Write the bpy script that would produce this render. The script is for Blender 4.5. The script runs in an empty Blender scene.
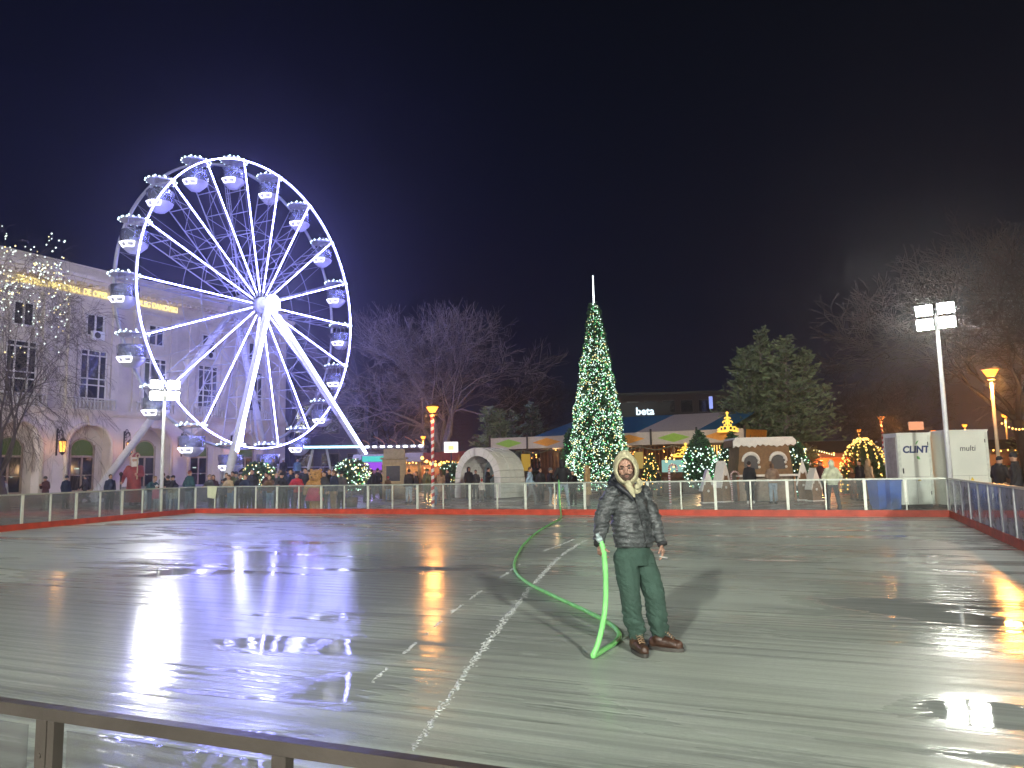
import bpy, math, random
from math import sin, cos, pi, radians, atan, atan2, sqrt
from mathutils import Vector, Matrix, noise

S = bpy.context.scene
COL = S.collection
random.seed(7)

# ------------------------------------------------------------------ camera
F = 745.0; CH = 1.6; PITCH = atan(85.5 / F); ROLL = radians(1.1)
fwd = Vector((0, cos(PITCH), sin(PITCH))); u0 = Vector((0, -sin(PITCH), cos(PITCH))); r0 = Vector((1, 0, 0))
rgt = r0 * cos(ROLL) - u0 * sin(ROLL); upv = r0 * sin(ROLL) + u0 * cos(ROLL)
CAM = Vector((0, 0, CH))
cd = bpy.data.cameras.new('camera'); cam = bpy.data.objects.new('camera', cd); COL.objects.link(cam)
cam.matrix_world = Matrix(((rgt.x, upv.x, -fwd.x, 0), (rgt.y, upv.y, -fwd.y, 0), (rgt.z, upv.z, -fwd.z, CH), (0, 0, 0, 1)))
cd.sensor_width = 36; cd.lens = F / 1024 * 36; cd.clip_start = 0.05; cd.clip_end = 2000
S.camera = cam

# ------------------------------------------------------------------ night sky
w = bpy.data.worlds.new('World'); S.world = w; w.use_nodes = True
nt = w.node_tree; nt.nodes.clear()
wo = nt.nodes.new('ShaderNodeOutputWorld'); bg = nt.nodes.new('ShaderNodeBackground')
tc = nt.nodes.new('ShaderNodeTexCoord'); sp = nt.nodes.new('ShaderNodeSeparateXYZ')
nt.links.new(tc.outputs['Generated'], sp.inputs[0])
rz = nt.nodes.new('ShaderNodeValToRGB'); nt.links.new(sp.outputs['Z'], rz.inputs[0])
e = rz.color_ramp.elements
e[0].position = 0.0; e[0].color = (0.0024, 0.0029, 0.0098, 1)
e[1].position = 0.62; e[1].color = (0.0006, 0.0009, 0.0022, 1)
m1 = e.new(0.25); m1.color = (0.0012, 0.0016, 0.0055, 1)
rx = nt.nodes.new('ShaderNodeValToRGB')
mr = nt.nodes.new('ShaderNodeMapRange'); mr.inputs[1].default_value = -0.6; mr.inputs[2].default_value = 0.6
nt.links.new(sp.outputs['X'], mr.inputs[0]); nt.links.new(mr.outputs[0], rx.inputs[0])
e = rx.color_ramp.elements
e[0].position = 0.0; e[0].color = (1.1, 1.25, 1.9, 1)
e[1].position = 1.0; e[1].color = (1.7, 1.5, 1.0, 1)
q = e.new(0.5); q.color = (0.70, 0.95, 1.0, 1)
mx = nt.nodes.new('ShaderNodeMix'); mx.data_type = 'RGBA'; mx.blend_type = 'MULTIPLY'; mx.inputs[0].default_value = 1
nt.links.new(rz.outputs[0], mx.inputs[6]); nt.links.new(rx.outputs[0], mx.inputs[7])
nt.links.new(mx.outputs[2], bg.inputs[0]); bg.inputs[1].default_value = 1.0
nt.links.new(bg.outputs[0], wo.inputs[0])

S.view_settings.view_transform = 'Standard'; S.view_settings.look = 'None'
S.view_settings.exposure = 0.9; S.view_settings.gamma = 1
S.cycles.use_denoising = True
S.cycles.max_bounces = 8; S.cycles.transparent_max_bounces = 24
S.cycles.diffuse_bounces = 3; S.cycles.glossy_bounces = 4
S.cycles.sample_clamp_indirect = 4.0; S.cycles.sample_clamp_direct = 0
S.cycles.caustics_reflective = False; S.cycles.caustics_refractive = False
try: S.cycles.use_light_tree = True
except Exception: pass

FLOOD = 68.0      # radiance of the floodlight lenses
LED = 42.          # radiance of the wheel's led strips

# ------------------------------------------------------------------ helpers
def ray(px, py): return fwd + rgt * ((px - 512) / F) + upv * ((384 - py) / F)
def at(px, py, Y):
    d = ray(px, py); return CAM + d * (Y / d.y)
def gnd(px, py, z=0.0):
    d = ray(px, py); return CAM + d * ((z - CH) / d.z)
def PX(px, Y, z=0.0):           # the point at distance Y and height z in the direction of column px
    py = 470
    for _ in range(4):
        p = at(px, py, Y); py += (p.z - z) * F / Y
    return Vector((p.x, Y, z))
def ZH(px, py, Y): return at(px, py, Y).z

def lin(h):
    if isinstance(h, (tuple, list)): return tuple(h[:3])
    h = h.lstrip('#'); o = []
    for i in (0, 2, 4):
        c = int(h[i:i+2], 16) / 255; o.append(c / 12.92 if c < .04045 else ((c + .055) / 1.055) ** 2.4)
    return tuple(o)
_m = {}
def mat(name, col=(.5, .5, .5), rough=.6, metal=0., var=.18, vscale=6., bump=0., bscale=30., spec=.5, coat=0., alpha=None):
    if name in _m: return _m[name]
    col = lin(col)
    m = bpy.data.materials.new(name); m.use_nodes = True; n = m.node_tree; b = n.nodes['Principled BSDF']
    b.inputs['Roughness'].default_value = rough; b.inputs['Metallic'].default_value = metal
    b.inputs['Specular IOR Level'].default_value = spec; b.inputs['Coat Weight'].default_value = coat
    t = n.nodes.new('ShaderNodeTexCoord')
    nz = n.nodes.new('ShaderNodeTexNoise'); nz.inputs['Scale'].default_value = vscale; nz.inputs['Detail'].default_value = 5
    n.links.new(t.outputs['Object'], nz.inputs['Vector'])
    r = n.nodes.new('ShaderNodeValToRGB'); n.links.new(nz.outputs[0], r.inputs[0])
    r.color_ramp.elements[0].position = .3; r.color_ramp.elements[1].position = .7
    r.color_ramp.elements[0].color = tuple(c * (1 - var) for c in col) + (1,)
    r.color_ramp.elements[1].color = tuple(min(1, c * (1 + var)) for c in col) + (1,)
    n.links.new(r.outputs[0], b.inputs['Base Color'])
    if bump:
        n2 = n.nodes.new('ShaderNodeTexNoise'); n2.inputs['Scale'].default_value = bscale; n2.inputs['Detail'].default_value = 4
        n.links.new(t.outputs['Object'], n2.inputs['Vector'])
        bp = n.nodes.new('ShaderNodeBump'); bp.inputs['Strength'].default_value = bump; bp.inputs['Distance'].default_value = .02
        n.links.new(n2.outputs[0], bp.inputs['Height']); n.links.new(bp.outputs[0], b.inputs['Normal'])
    _m[name] = m; return m
def emis(name, col, st, sample=False):
    if name in _m: return _m[name]
    m = bpy.data.materials.new(name); m.use_nodes = True; n = m.node_tree; n.nodes.clear()
    o = n.nodes.new('ShaderNodeOutputMaterial'); em = n.nodes.new('ShaderNodeEmission')
    em.inputs[0].default_value = (*lin(col), 1); em.inputs[1].default_value = st
    n.links.new(em.outputs[0], o.inputs[0])
    try: m.cycles.emission_sampling = 'FRONT_BACK' if sample else 'NONE'
    except Exception: pass
    _m[name] = m; return m
def glass(name, tint=(.8, .85, .85), milk=.15, mcol=(.6, .65, .65), rough=.05, refl=1.0):
    if name in _m: return _m[name]
    m = bpy.data.materials.new(name); m.use_nodes = True; n = m.node_tree; n.nodes.clear()
    o = n.nodes.new('ShaderNodeOutputMaterial'); tr = n.nodes.new('ShaderNodeBsdfTransparent'); tr.inputs[0].default_value = (*tint, 1)
    df = n.nodes.new('ShaderNodeBsdfDiffuse'); df.inputs[0].default_value = (*mcol, 1)
    gl = n.nodes.new('ShaderNodeBsdfGlossy'); gl.inputs['Roughness'].default_value = rough
    t = n.nodes.new('ShaderNodeTexCoord'); nz = n.nodes.new('ShaderNodeTexNoise'); nz.inputs['Scale'].default_value = 2.5; nz.inputs['Detail'].default_value = 6
    n.links.new(t.outputs['Object'], nz.inputs['Vector'])
    mrr = n.nodes.new('ShaderNodeMapRange'); mrr.inputs[1].default_value = .3; mrr.inputs[2].default_value = .75
    mrr.inputs[3].default_value = milk * .5; mrr.inputs[4].default_value = milk * 1.6
    n.links.new(nz.outputs[0], mrr.inputs[0])
    a = n.nodes.new('ShaderNodeMixShader'); n.links.new(mrr.outputs[0], a.inputs[0])
    n.links.new(tr.outputs[0], a.inputs[1]); n.links.new(df.outputs[0], a.inputs[2])
    fr = n.nodes.new('ShaderNodeFresnel'); fr.inputs[0].default_value = 1.45
    mu = n.nodes.new('ShaderNodeMath'); mu.operation = 'MULTIPLY'; mu.inputs[1].default_value = refl; n.links.new(fr.outputs[0], mu.inputs[0])
    b = n.nodes.new('ShaderNodeMixShader'); n.links.new(mu.outputs[0], b.inputs[0])
    n.links.new(a.outputs[0], b.inputs[1]); n.links.new(gl.outputs[0], b.inputs[2]); n.links.new(b.outputs[0], o.inputs[0])
    _m[name] = m; return m

class MB:
    """collects shapes and links them as one mesh object"""
    def __init__(s): s.v = []; s.f = []; s.m = []; s.sm = []
    def add(s, vs, fs, mi=0, sm=False):
        k = len(s.v); s.v.extend([tuple(x) for x in vs])
        for f in fs: s.f.append(tuple(i + k for i in f)); s.m.append(mi); s.sm.append(sm)
        return s
    def box(s, c, d, rz=0., mi=0, M=None):
        cx, cy, cz = c; hx, hy, hz = d[0] / 2, d[1] / 2, d[2] / 2; ca, sa = cos(rz), sin(rz); vs = []
        for x, y, z in ((-1,-1,-1),(1,-1,-1),(1,1,-1),(-1,1,-1),(-1,-1,1),(1,-1,1),(1,1,1),(-1,1,1)):
            X, Y, Z = x*hx, y*hy, z*hz
            if M is not None: p = M @ Vector((X, Y, Z)); vs.append((cx+p.x, cy+p.y, cz+p.z))
            else: vs.append((cx + X*ca - Y*sa, cy + X*sa + Y*ca, cz + Z))
        return s.add(vs, [(3,2,1,0),(4,5,6,7),(0,1,5,4),(1,2,6,5),(2,3,7,6),(3,0,4,7)], mi)
    def bx(s, x0, x1, y0, y1, z0, z1, mi=0): return s.box(((x0+x1)/2, (y0+y1)/2, (z0+z1)/2), (abs(x1-x0), abs(y1-y0), abs(z1-z0)), 0, mi)
    def cyl(s, a, b, ra, rb=None, n=10, mi=0, cap=True, sm=True):
        a = Vector(a); b = Vector(b); rb = ra if rb is None else rb
        d = (b - a); 
        if d.length < 1e-6: return s
        d.normalize(); x = d.orthogonal().normalized(); y = d.cross(x)
        vs = []
        for p, r in ((a, ra), (b, rb)):
            for i in range(n):
                t = 2*pi*i/n; vs.append(p + x*(cos(t)*r) + y*(sin(t)*r))
        s.add(vs, [(i, (i+1) % n, n+(i+1) % n, n+i) for i in range(n)], mi, sm)
        if cap:
            k = len(s.v) - 2*n
            s.f.append(tuple(k+i for i in reversed(range(n)))); s.m.append(mi); s.sm.append(False)
            s.f.append(tuple(k+n+i for i in range(n))); s.m.append(mi); s.sm.append(False)
        return s
    def tube(s, pts, r, n=8, mi=0, closed=False, cap=True):
        pts = [Vector(p) for p in pts]; N = len(pts); vs = []; up = None
        for i, p in enumerate(pts):
            a = pts[(i-1) % N] if closed or i > 0 else pts[0]; b = pts[(i+1) % N] if closed or i < N-1 else pts[-1]
            d = (b - a).normalized()
            if up is None: up = d.orthogonal().normalized()
            up = (up - d * up.dot(d))
            up = up.normalized() if up.length > 1e-5 else d.orthogonal().normalized()
            y = d.cross(up); rr = r[i] if isinstance(r, (list, tuple)) else r
            for j in range(n):
                t = 2*pi*j/n; vs.append(p + up*(cos(t)*rr) + y*(sin(t)*rr))
        fs = []
        for i in range(N if closed else N-1):
            k = (i+1) % N
            for j in range(n): fs.append((i*n+j, i*n+(j+1) % n, k*n+(j+1) % n, k*n+j))
        if cap and not closed: fs += [tuple(reversed(range(n))), tuple((N-1)*n+j for j in range(n))]
        return s.add(vs, fs, mi, True)
    def ball(s, c, r, nu=10, nv=7, mi=0, M=None):
        if not isinstance(r, (tuple, list)): r = (r, r, r)
        vs = [(0, 0, 1)]
        for j in range(1, nv):
            t = pi*j/nv
            for i in range(nu): a = 2*pi*i/nu; vs.append((sin(t)*cos(a), sin(t)*sin(a), cos(t)))
        vs.append((0, 0, -1)); L = len(vs) - 1
        o = []
        for x, y, z in vs:
            p = Vector((x*r[0], y*r[1], z*r[2]))
            if M is not None: p = M @ p
            o.append((c[0]+p.x, c[1]+p.y, c[2]+p.z))
        fs = [(0, 1+i, 1+(i+1) % nu) for i in range(nu)]
        for j in range(nv-2):
            for i in range(nu): fs.append((1+j*nu+i, 1+(j+1)*nu+i, 1+(j+1)*nu+(i+1) % nu, 1+j*nu+(i+1) % nu))
        k = 1+(nv-2)*nu
        fs += [(k+i, L, k+(i+1) % nu) for i in range(nu)]
        return s.add(o, fs, mi, True)
    def cap(s, a, b, ra, rb=None):      # tapered capsule
        rb = ra if rb is None else rb
        s.cyl(a, b, ra, rb, 12); s.ball(a, ra, 12, 8); s.ball(b, rb, 12, 8); return s
    def chain(s, pts, rs):
        for i in range(len(pts)-1): s.cap(pts[i], pts[i+1], rs[i], rs[i+1])
        return s
    def octa(s, c, r, mi=0):
        x, y, z = c
        return s.add([(x+r,y,z),(x-r,y,z),(x,y+r,z),(x,y-r,z),(x,y,z+r),(x,y,z-r)], [(0,2,4),(2,1,4),(1,3,4),(3,0,4),(2,0,5),(1,2,5),(3,1,5),(0,3,5)], mi)
    def prism(s, poly, y0, y1, mi=0):   # polygon in the x-z plane, extruded along y
        n = len(poly); vs = [(x, y0, z) for x, z in poly] + [(x, y1, z) for x, z in poly]
        return s.add(vs, [tuple(range(n)), tuple(reversed(range(n, 2*n)))] + [(i, i+n, (i+1) % n + n, (i+1) % n) for i in range(n)], mi)
    def lathe(s, prof, c=(0, 0, 0), n=16, mi=0):
        vs = []; 
        for r, z in prof:
            for i in range(n): a = 2*pi*i/n; vs.append((c[0]+r*cos(a), c[1]+r*sin(a), c[2]+z))
        fs = []
        for j in range(len(prof)-1):
            for i in range(n): fs.append((j*n+i, j*n+(i+1) % n, (j+1)*n+(i+1) % n, (j+1)*n+i))
        return s.add(vs, fs, mi, True)
    def mesh(s, name, mats):
        me = bpy.data.meshes.new(name); me.from_pydata(s.v, [], s.f)
        for m in (mats if isinstance(mats, (list, tuple)) else [mats]): me.materials.append(m)
        me.polygons.foreach_set('material_index', s.m); me.polygons.foreach_set('use_smooth', s.sm); me.update(); return me
    def build(s, name, mats, parent=None, loc=None, rz=0.):
        o = bpy.data.objects.new(name, s.mesh(name, mats)); COL.objects.link(o)
        if parent is not None: o.parent = parent
        if loc is not None: o.location = loc
        if rz: o.rotation_euler.z = rz
        return o
def tag(o, label=None, cat=None, group=None, kind=None):
    if label: o['label'] = label
    if cat: o['category'] = cat
    if group: o['group'] = group
    if kind: o['kind'] = kind
    return o
def empty(name, loc=(0, 0, 0), rz=0., label=None, cat=None, group=None):
    o = bpy.data.objects.new(name, None); COL.objects.link(o); o.location = loc; o.rotation_euler.z = rz
    o.empty_display_size = .2
    return tag(o, label, cat, group)
KIDS = {}
def copy_tree(o, parent=None):
    c = o.copy(); COL.objects.link(c); c.parent = parent
    for ch in list(o.children): copy_tree(ch, c)
    return c
def remeshed(mb, voxel, smooth, fn=None):
    """union of the collected solids as one smooth closed mesh"""
    me = mb.mesh('tmp', mat('tmp_grey')); o = bpy.data.objects.new('tmp', me); COL.objects.link(o)
    m = o.modifiers.new('r', 'REMESH'); m.mode = 'VOXEL'; m.voxel_size = voxel; m.use_smooth_shade = True
    if smooth: k = o.modifiers.new('s', 'SMOOTH'); k.iterations = smooth; k.factor = .5
    dg = bpy.context.evaluated_depsgraph_get(); dg.update()
    r = bpy.data.meshes.new_from_object(o.evaluated_get(dg))
    bpy.data.objects.remove(o); bpy.data.meshes.remove(me)
    if fn:
        r.update(); ns = [v.normal.copy() for v in r.vertices]
        for v, n in zip(r.vertices, ns): v.co = fn(v.co, n)
    r.materials.clear(); r.update()
    r.polygons.foreach_set('use_smooth', [True] * len(r.polygons))
    return r
def link(name, me, m, parent=None, loc=None):
    me.name = name
    o = bpy.data.objects.new(name, me); COL.objects.link(o)
    if not me.materials: me.materials.append(m)
    o.material_slots[0].link = 'OBJECT'; o.material_slots[0].material = m
    if parent is not None: o.parent = parent
    if loc is not None: o.location = loc
    return o
def text_mesh(txt, size, ext=.01, bold=0.0, align='CENTER', shear=0.):
    c = bpy.data.curves.new('t', 'FONT'); c.body = txt; c.size = size; c.extrude = ext; c.offset = bold; c.align_x = align; c.align_y = 'CENTER'; c.shear = shear
    c.resolution_u = 3
    o = bpy.data.objects.new('t', c); COL.objects.link(o)
    dg = bpy.context.evaluated_depsgraph_get(); dg.update(); me = bpy.data.meshes.new_from_object(o.evaluated_get(dg))
    bpy.data.objects.remove(o); bpy.data.curves.remove(c); me.materials.clear()
    me.transform(Matrix.Rotation(pi/2, 4, 'X'))   # stands up, reads from -y
    return me
def clampt(x, a, b): return max(a, min(b, x))

# ------------------------------------------------------------------ shared materials
M_post = mat('barrier_aluminium', (.70, .74, .66), .45, .3, .12)
M_rail = mat('barrier_rail', '#b5bab0', .4, .4, .12)
M_red = mat('red_kickboard', (.50, .060, .028), .45, 0, .25, 3)
M_black = mat('black_paint', (.02, .02, .022), .5)
M_white = mat('white_paint', (.75, .76, .78), .45, 0, .08)
M_steel = mat('white_steel', (.42, .43, .50), .4, 0, .08)
M_wood = mat('brown_timber', (.10, .05, .028), .7, 0, .35, 4)
M_dark = mat('dark_timber', (.035, .022, .016), .7, 0, .3, 4)
M_snow = mat('white_icing', (.72, .70, .66), .8, 0, .06, 5, .3, 8)
M_brown = mat('gingerbread', (.20, .115, .055), .8, 0, .25, 5, .3, 20)
M_led = emis('led_strip', (.27, .27, 1.0), LED, True)
M_ledw = emis('led_warm_white', (1.0, .93, .75), 9)
M_warm = emis('warm_bulb', (1.0, .42, .08), 4)
M_amber = emis('amber_bulb', (1.0, .52, .12), 3)
M_flood = emis('flood_lens', (1.0, 1.0, .90), FLOOD, True)
M_bulbw = emis('bulb_cool', (.70, 1.0, .86), 1.9)
M_bulbg = emis('bulb_green', (.22, 1.0, .34), .9)
M_bulby = emis('bulb_yellow', (1.0, .80, .32), 1.8)
M_leaf = mat('evergreen_foliage', (.045, .105, .048), .6, 0, .5, 5)
M_bark = mat('grey_bark', (.22, .185, .18), .85, 0, .3, 8)

# ------------------------------------------------------------------ rink plan
NL = Vector((-18.80, 8.785, 0)); FL = Vector((-13.76, 32.48, 0)); FR = Vector((12.55, 21.79, 0)); NR = Vector((3.24, -.005, 0))
TH = radians(-22.5)

def ice_material():
    m = bpy.data.materials.new('wet_ice'); m.use_nodes = True; n = m.node_tree; b = n.nodes['Principled BSDF']
    N = n.nodes.new; L = n.links.new
    t = N('ShaderNodeTexCoord')
    mp = N('ShaderNodeMapping'); mp.inputs['Rotation'].default_value = (0, 0, -TH); L(t.outputs['Object'], mp.inputs[0])
    def noise_(scale, sx, sy, det=4, dist=0.):
        k = N('ShaderNodeMapping'); k.inputs['Scale'].default_value = (sx, sy, 1); L(mp.outputs[0], k.inputs[0])
        z = N('ShaderNodeTexNoise'); z.inputs['Scale'].default_value = scale; z.inputs['Detail'].default_value = det; z.inputs['Distortion'].default_value = dist
        L(k.outputs[0], z.inputs['Vector']); return z.outputs[0]
    def ramp(i, a, b_, lo=0., hi=1.):
        r = N('ShaderNodeMapRange'); r.interpolation_type = 'SMOOTHSTEP'; r.inputs[1].default_value = a; r.inputs[2].default_value = b_; r.inputs[3].default_value = lo; r.inputs[4].default_value = hi
        L(i, r.inputs[0]); return r.outputs[0]
    def mth(op, a, b_):
        r = N('ShaderNodeMath'); r.operation = op
        for i, x in enumerate((a, b_)):
            if isinstance(x, (int, float)): r.inputs[i].default_value = x
            else: L(x, r.inputs[i])
        return r.outputs[0]
    def blob(x, y, rx_, ry_):
        k = N('ShaderNodeVectorMath'); k.operation = 'SUBTRACT'; k.inputs[1].default_value = (x, y, 0); L(t.outputs['Object'], k.inputs[0])
        k2 = N('ShaderNodeVectorMath'); k2.operation = 'MULTIPLY'; k2.inputs[1].default_value = (1/rx_, 1/ry_, 0); L(k.outputs[0], k2.inputs[0])
        k3 = N('ShaderNodeVectorMath'); k3.operation = 'LENGTH'; L(k2.outputs[0], k3.inputs[0])
        return ramp(k3.outputs['Value'], 0, 1, 1, 0)
    # long resurfacing grooves run along the rink
    g1 = noise_(1.0, .045, 4.2, 3)
    g2 = noise_(1.0, .06, 10., 3)
    g3 = noise_(1.0, .10, 26., 2)
    big = noise_(.16, 1, 1.8, 4, .8)
    patch = noise_(.50, .42, 1.7, 7, 1.4)
    # where standing water lies
    wet = mth('MULTIPLY', blob(-4.6, 12.9, 5.2, 3.6), .15)
    wet = mth('MAXIMUM', wet, mth('MULTIPLY', blob(-2.0, 7.4, 2.2, 1.9), .125))
    wet = mth('MAXIMUM', wet, mth('MULTIPLY', blob(-1.2, 5.9, .8, .9), .20))
    wet = mth('MAXIMUM', wet, mth('MULTIPLY', blob(3.0, 5.1, .8, .75), .30))
    wet = mth('MAXIMUM', wet, mth('MULTIPLY', blob(4.6, 8.4, 2.2, 2.4), .14))
    pw = mth('ADD', mth('ADD', patch, wet), mth('MULTIPLY', mth('SUBTRACT', g2, .5), .34))
    pud = ramp(pw, .62, .665)
    vio = mth('MULTIPLY', blob(-4.0, 11.5, 5.5, 9.5), 1.6)
    damp = mth('MINIMUM', mth('ADD', ramp(pw, .42, .66), mth('MAXIMUM', vio, mth('MULTIPLY', blob(5.2, 8.6, 2.6, 3.0), 1.3))), 1.)
    lines = mth('MULTIPLY', ramp(g3, .515, .455, 0, 1), ramp(g2, .35, .6, .2, 1))
    gro = mth('ADD', mth('MULTIPLY', g1, .5), mth('ADD', mth('MULTIPLY', g2, .35), mth('MULTIPLY', g3, .15)))
    gr = ramp(gro, .40, .58)
    gstr = ramp(big, .34, .64, .35, 1.)
    wv = N('ShaderNodeTexWave'); wv.bands_direction = 'Y'; wv.inputs['Scale'].default_value = 1.45; wv.inputs['Distortion'].default_value = 1.6; wv.inputs['Detail'].default_value = 3; wv.inputs['Detail Scale'].default_value = 1.6
    kw = N('ShaderNodeMapping'); kw.inputs['Scale'].default_value = (.10, 1, 1); L(mp.outputs[0], kw.inputs[0]); L(kw.outputs[0], wv.inputs['Vector'])
    wl_ = mth('MULTIPLY', ramp(wv.outputs['Fac'], .62, .98), ramp(noise_(1.0, .25, .9, 3), .36, .60, .15, 1.))
    tone = mth('MULTIPLY', mth('SUBTRACT', 1., gr), gstr)
    dark = ramp(mth('ADD', big, mth('MULTIPLY', g1, .45)), .60, .90)
    def cmix(f, a, b_):
        c = N('ShaderNodeMix'); c.data_type = 'RGBA'; L(f, c.inputs[0])
        if isinstance(a, tuple): c.inputs[6].default_value = (*a, 1)
        else: L(a, c.inputs[6])
        c.inputs[7].default_value = (*b_, 1); return c.outputs[2]
    col = cmix(tone, (.58, .645, .555), (.47, .525, .455))
    col = cmix(mth('MULTIPLY', wl_, .50), col, (.19, .215, .19))
    col = cmix(mth('MULTIPLY', lines, .34), col, (.21, .235, .21))
    col = cmix(mth('MULTIPLY', dark, .6), col, (.20, .215, .205))
    col = cmix(mth('MINIMUM', mth('MULTIPLY', vio, .42), .5), col, (.20, .21, .25))  # wet ice darker; bluish tone painted in to deepen the wheel's reflection
    col = cmix(mth('MULTIPLY', pud, .45), col, (.24, .25, .26))
    frost = ramp(noise_(70, .35, 1.0, 3), .40, .62)
    col = cmix(mth('MULTIPLY', frost, mth('MULTIPLY', mth('SUBTRACT', 1., pud), .22)), col, (.27, .30, .27))
    skid = ramp(noise_(1.3, 1.4, 16., 4, 2.2), .60, .64)
    col = cmix(mth('MULTIPLY', skid, mth('MULTIPLY', mth('SUBTRACT', 1., pud), .22)), col, (.72, .76, .72))
    L(col, b.inputs['Base Color'])
    rr = N('ShaderNodeMix'); L(pud, rr.inputs[0]); rr.inputs[3].default_value = .03
    rr2 = N('ShaderNodeMix'); L(damp, rr2.inputs[0]); L(ramp(gro, .35, .65, .30, .48), rr2.inputs[2]); rr2.inputs[3].default_value = .135
    L(rr2.outputs[0], rr.inputs[2])
    L(rr.outputs[0], b.inputs['Roughness']); b.inputs['IOR'].default_value = 1.32
    fine = noise_(45, 1, 1.0, 2)
    mid = noise_(3.2, .35, 1.6, 4)
    h = mth('ADD', mth('MULTIPLY', mth('ADD', gro, mth('MULTIPLY', wl_, -.35)), .008), mth('ADD', mth('MULTIPLY', fine, .0016), mth('MULTIPLY', mid, .0050)))
    h2 = mth('ADD', mth('MULTIPLY', noise_(2.6, .6, 1.9, 4), .0030), mth('MULTIPLY', fine, .00025))
    hd = N('ShaderNodeMix'); L(mth('MULTIPLY', vio, .5), hd.inputs[0]); hd.clamp_factor = True; L(h, hd.inputs[2]); L(mth('ADD', h2, mth('MULTIPLY', fine, .0009)), hd.inputs[3]); h = hd.outputs[0]
    hm = N('ShaderNodeMix'); L(pud, hm.inputs[0]); L(h, hm.inputs[2]); L(h2, hm.inputs[3])
    bp = N('ShaderNodeBump'); bp.inputs['Strength'].default_value = .6; bp.inputs['Distance'].default_value = 1.0
    L(hm.outputs[0], bp.inputs['Height']); L(bp.outputs[0], b.inputs['Normal'])
    return m
def paving_material():
    m = bpy.data.materials.new('wet_paving'); m.use_nodes = True; n = m.node_tree; b = n.nodes['Principled BSDF']
    t = n.nodes.new('ShaderNodeTexCoord'); br = n.nodes.new('ShaderNodeTexBrick'); br.inputs['Scale'].default_value = 1.0
    br.inputs['Brick Width'].default_value = .4; br.inputs['Row Height'].default_value = .4; br.inputs['Mortar Size'].default_value = .008
    br.inputs['Color1'].default_value = (.13, .11, .105, 1); br.inputs['Color2'].default_value = (.18, .15, .14, 1); br.inputs['Mortar'].default_value = (.05, .045, .045, 1)
    n.links.new(t.outputs['Object'], br.inputs['Vector']); n.links.new(br.outputs[0], b.inputs['Base Color'])
    nz = n.nodes.new('ShaderNodeTexNoise'); nz.inputs['Scale'].default_value = .5; nz.inputs['Detail'].default_value = 6; n.links.new(t.outputs['Object'], nz.inputs['Vector'])
    r = n.nodes.new('ShaderNodeMapRange'); r.inputs[1].default_value = .35; r.inputs[2].default_value = .65; r.inputs[3].default_value = .12; r.inputs[4].default_value = .5
    n.links.new(nz.outputs[0], r.inputs[0]); n.links.new(r.outputs[0], b.inputs['Roughness'])
    n2 = n.nodes.new('ShaderNodeTexNoise'); n2.inputs['Scale'].default_value = 12; n.links.new(t.outputs['Object'], n2.inputs['Vector'])
    bp = n.nodes.new('ShaderNodeBump'); bp.inputs['Strength'].default_value = .3; bp.inputs['Distance'].default_value = .02
    n.links.new(n2.outputs[0], bp.inputs['Height']); n.links.new(bp.outputs[0], b.inputs['Normal'])
    return m
M_ice = ice_material(); M_pave = paving_material()
b = MB(); b.add([(-400, -60, 0), (400, -60, 0), (400, 900, 0), (-400, 900, 0)], [(0, 1, 2, 3)])
tag(b.build('ground', M_pave, loc=(0, 0, -.03)), kind='structure')
b = MB(); b.add([NL, NR, FR, FL, NL + Vector((0, 0, -.028)), NR + Vector((0, 0, -.028)), FR + Vector((0, 0, -.028)), FL + Vector((0, 0, -.028))], [(0, 1, 2, 3), (0, 4, 5, 1), (1, 5, 6, 2), (2, 6, 7, 3), (3, 7, 4, 0)])
tag(b.build('ice_rink_surface', M_ice), kind='structure')

# ------------------------------------------------------------------ rink barriers
M_pan = glass('barrier_glazing', (.90, .93, .93), .10, (.55, .58, .57), .06, .6)
def barrier(a, b_, n, label, near=False, kick=.18, H=1.13, milk=None, pmat=None):
    d = b_ - a; Lh = d.length; rz_ = atan2(d.y, d.x)
    r = empty('rink_barrier', a, rz_, label, 'barrier', 'see through barriers round the ice rink')
    step = Lh / n; off = 0.
    if near: step = .6335; off = .125; n = 37
    pm = milk or M_pan
    fm = mat('galvanised_rail', (.085, .073, .063), .42, .35, .25, 5, .15, 25) if near else M_post
    w_ = .045
    MB().bx(0, Lh, -.022, .022, 0, kick).bx(0, Lh, -.03, .03, kick, kick+.012).build('kickboard', M_red, r)
    if near: MB().bx(0, Lh, -.013, .013, H-.026, H).build('top_rail', fm, r)
    else: MB().bx(0, Lh, -.026, .026, H-.045, H).build('top_rail', M_rail, r)
    for i in range(n+1):
        ww = w_ * (1.9 if i % 2 == 0 and not near else 1)
        if near:
            mb = MB().bx(-.016, .016, -.012, .012, kick+.013, H-.027)
            if i % 2 == 0: mb.bx(.020, .040, -.012, .012, kick+.013, H-.027)
            mb.cyl((.0, -.0125, H-.10), (.0, -.016, H-.10), .006, n=8).cyl((.0, -.0125, H-.17), (.0, -.016, H-.17), .005, n=8)
            mb.build('post', fm, r, (off + step*i, 0, 0))
        else:
            MB().bx(-ww/2, ww/2, -.024, .024, kick+.013, H-.046).build('post', pmat or M_post, r, (step*i, 0, 0))
        if i < n: MB().bx(.06, step-.06, -.004, .004, kick+.013, H-.047).build('glass_panel', pm, r, (off + step*i, 0, 0))
    return r
barrier(FL, FR, 26, 'long straight glazed barrier with red kickboard along the far side of the ice')
barrier(NL, FL, 22, 'glazed barrier with red kickboard on the left side, in front of the theatre')
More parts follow.
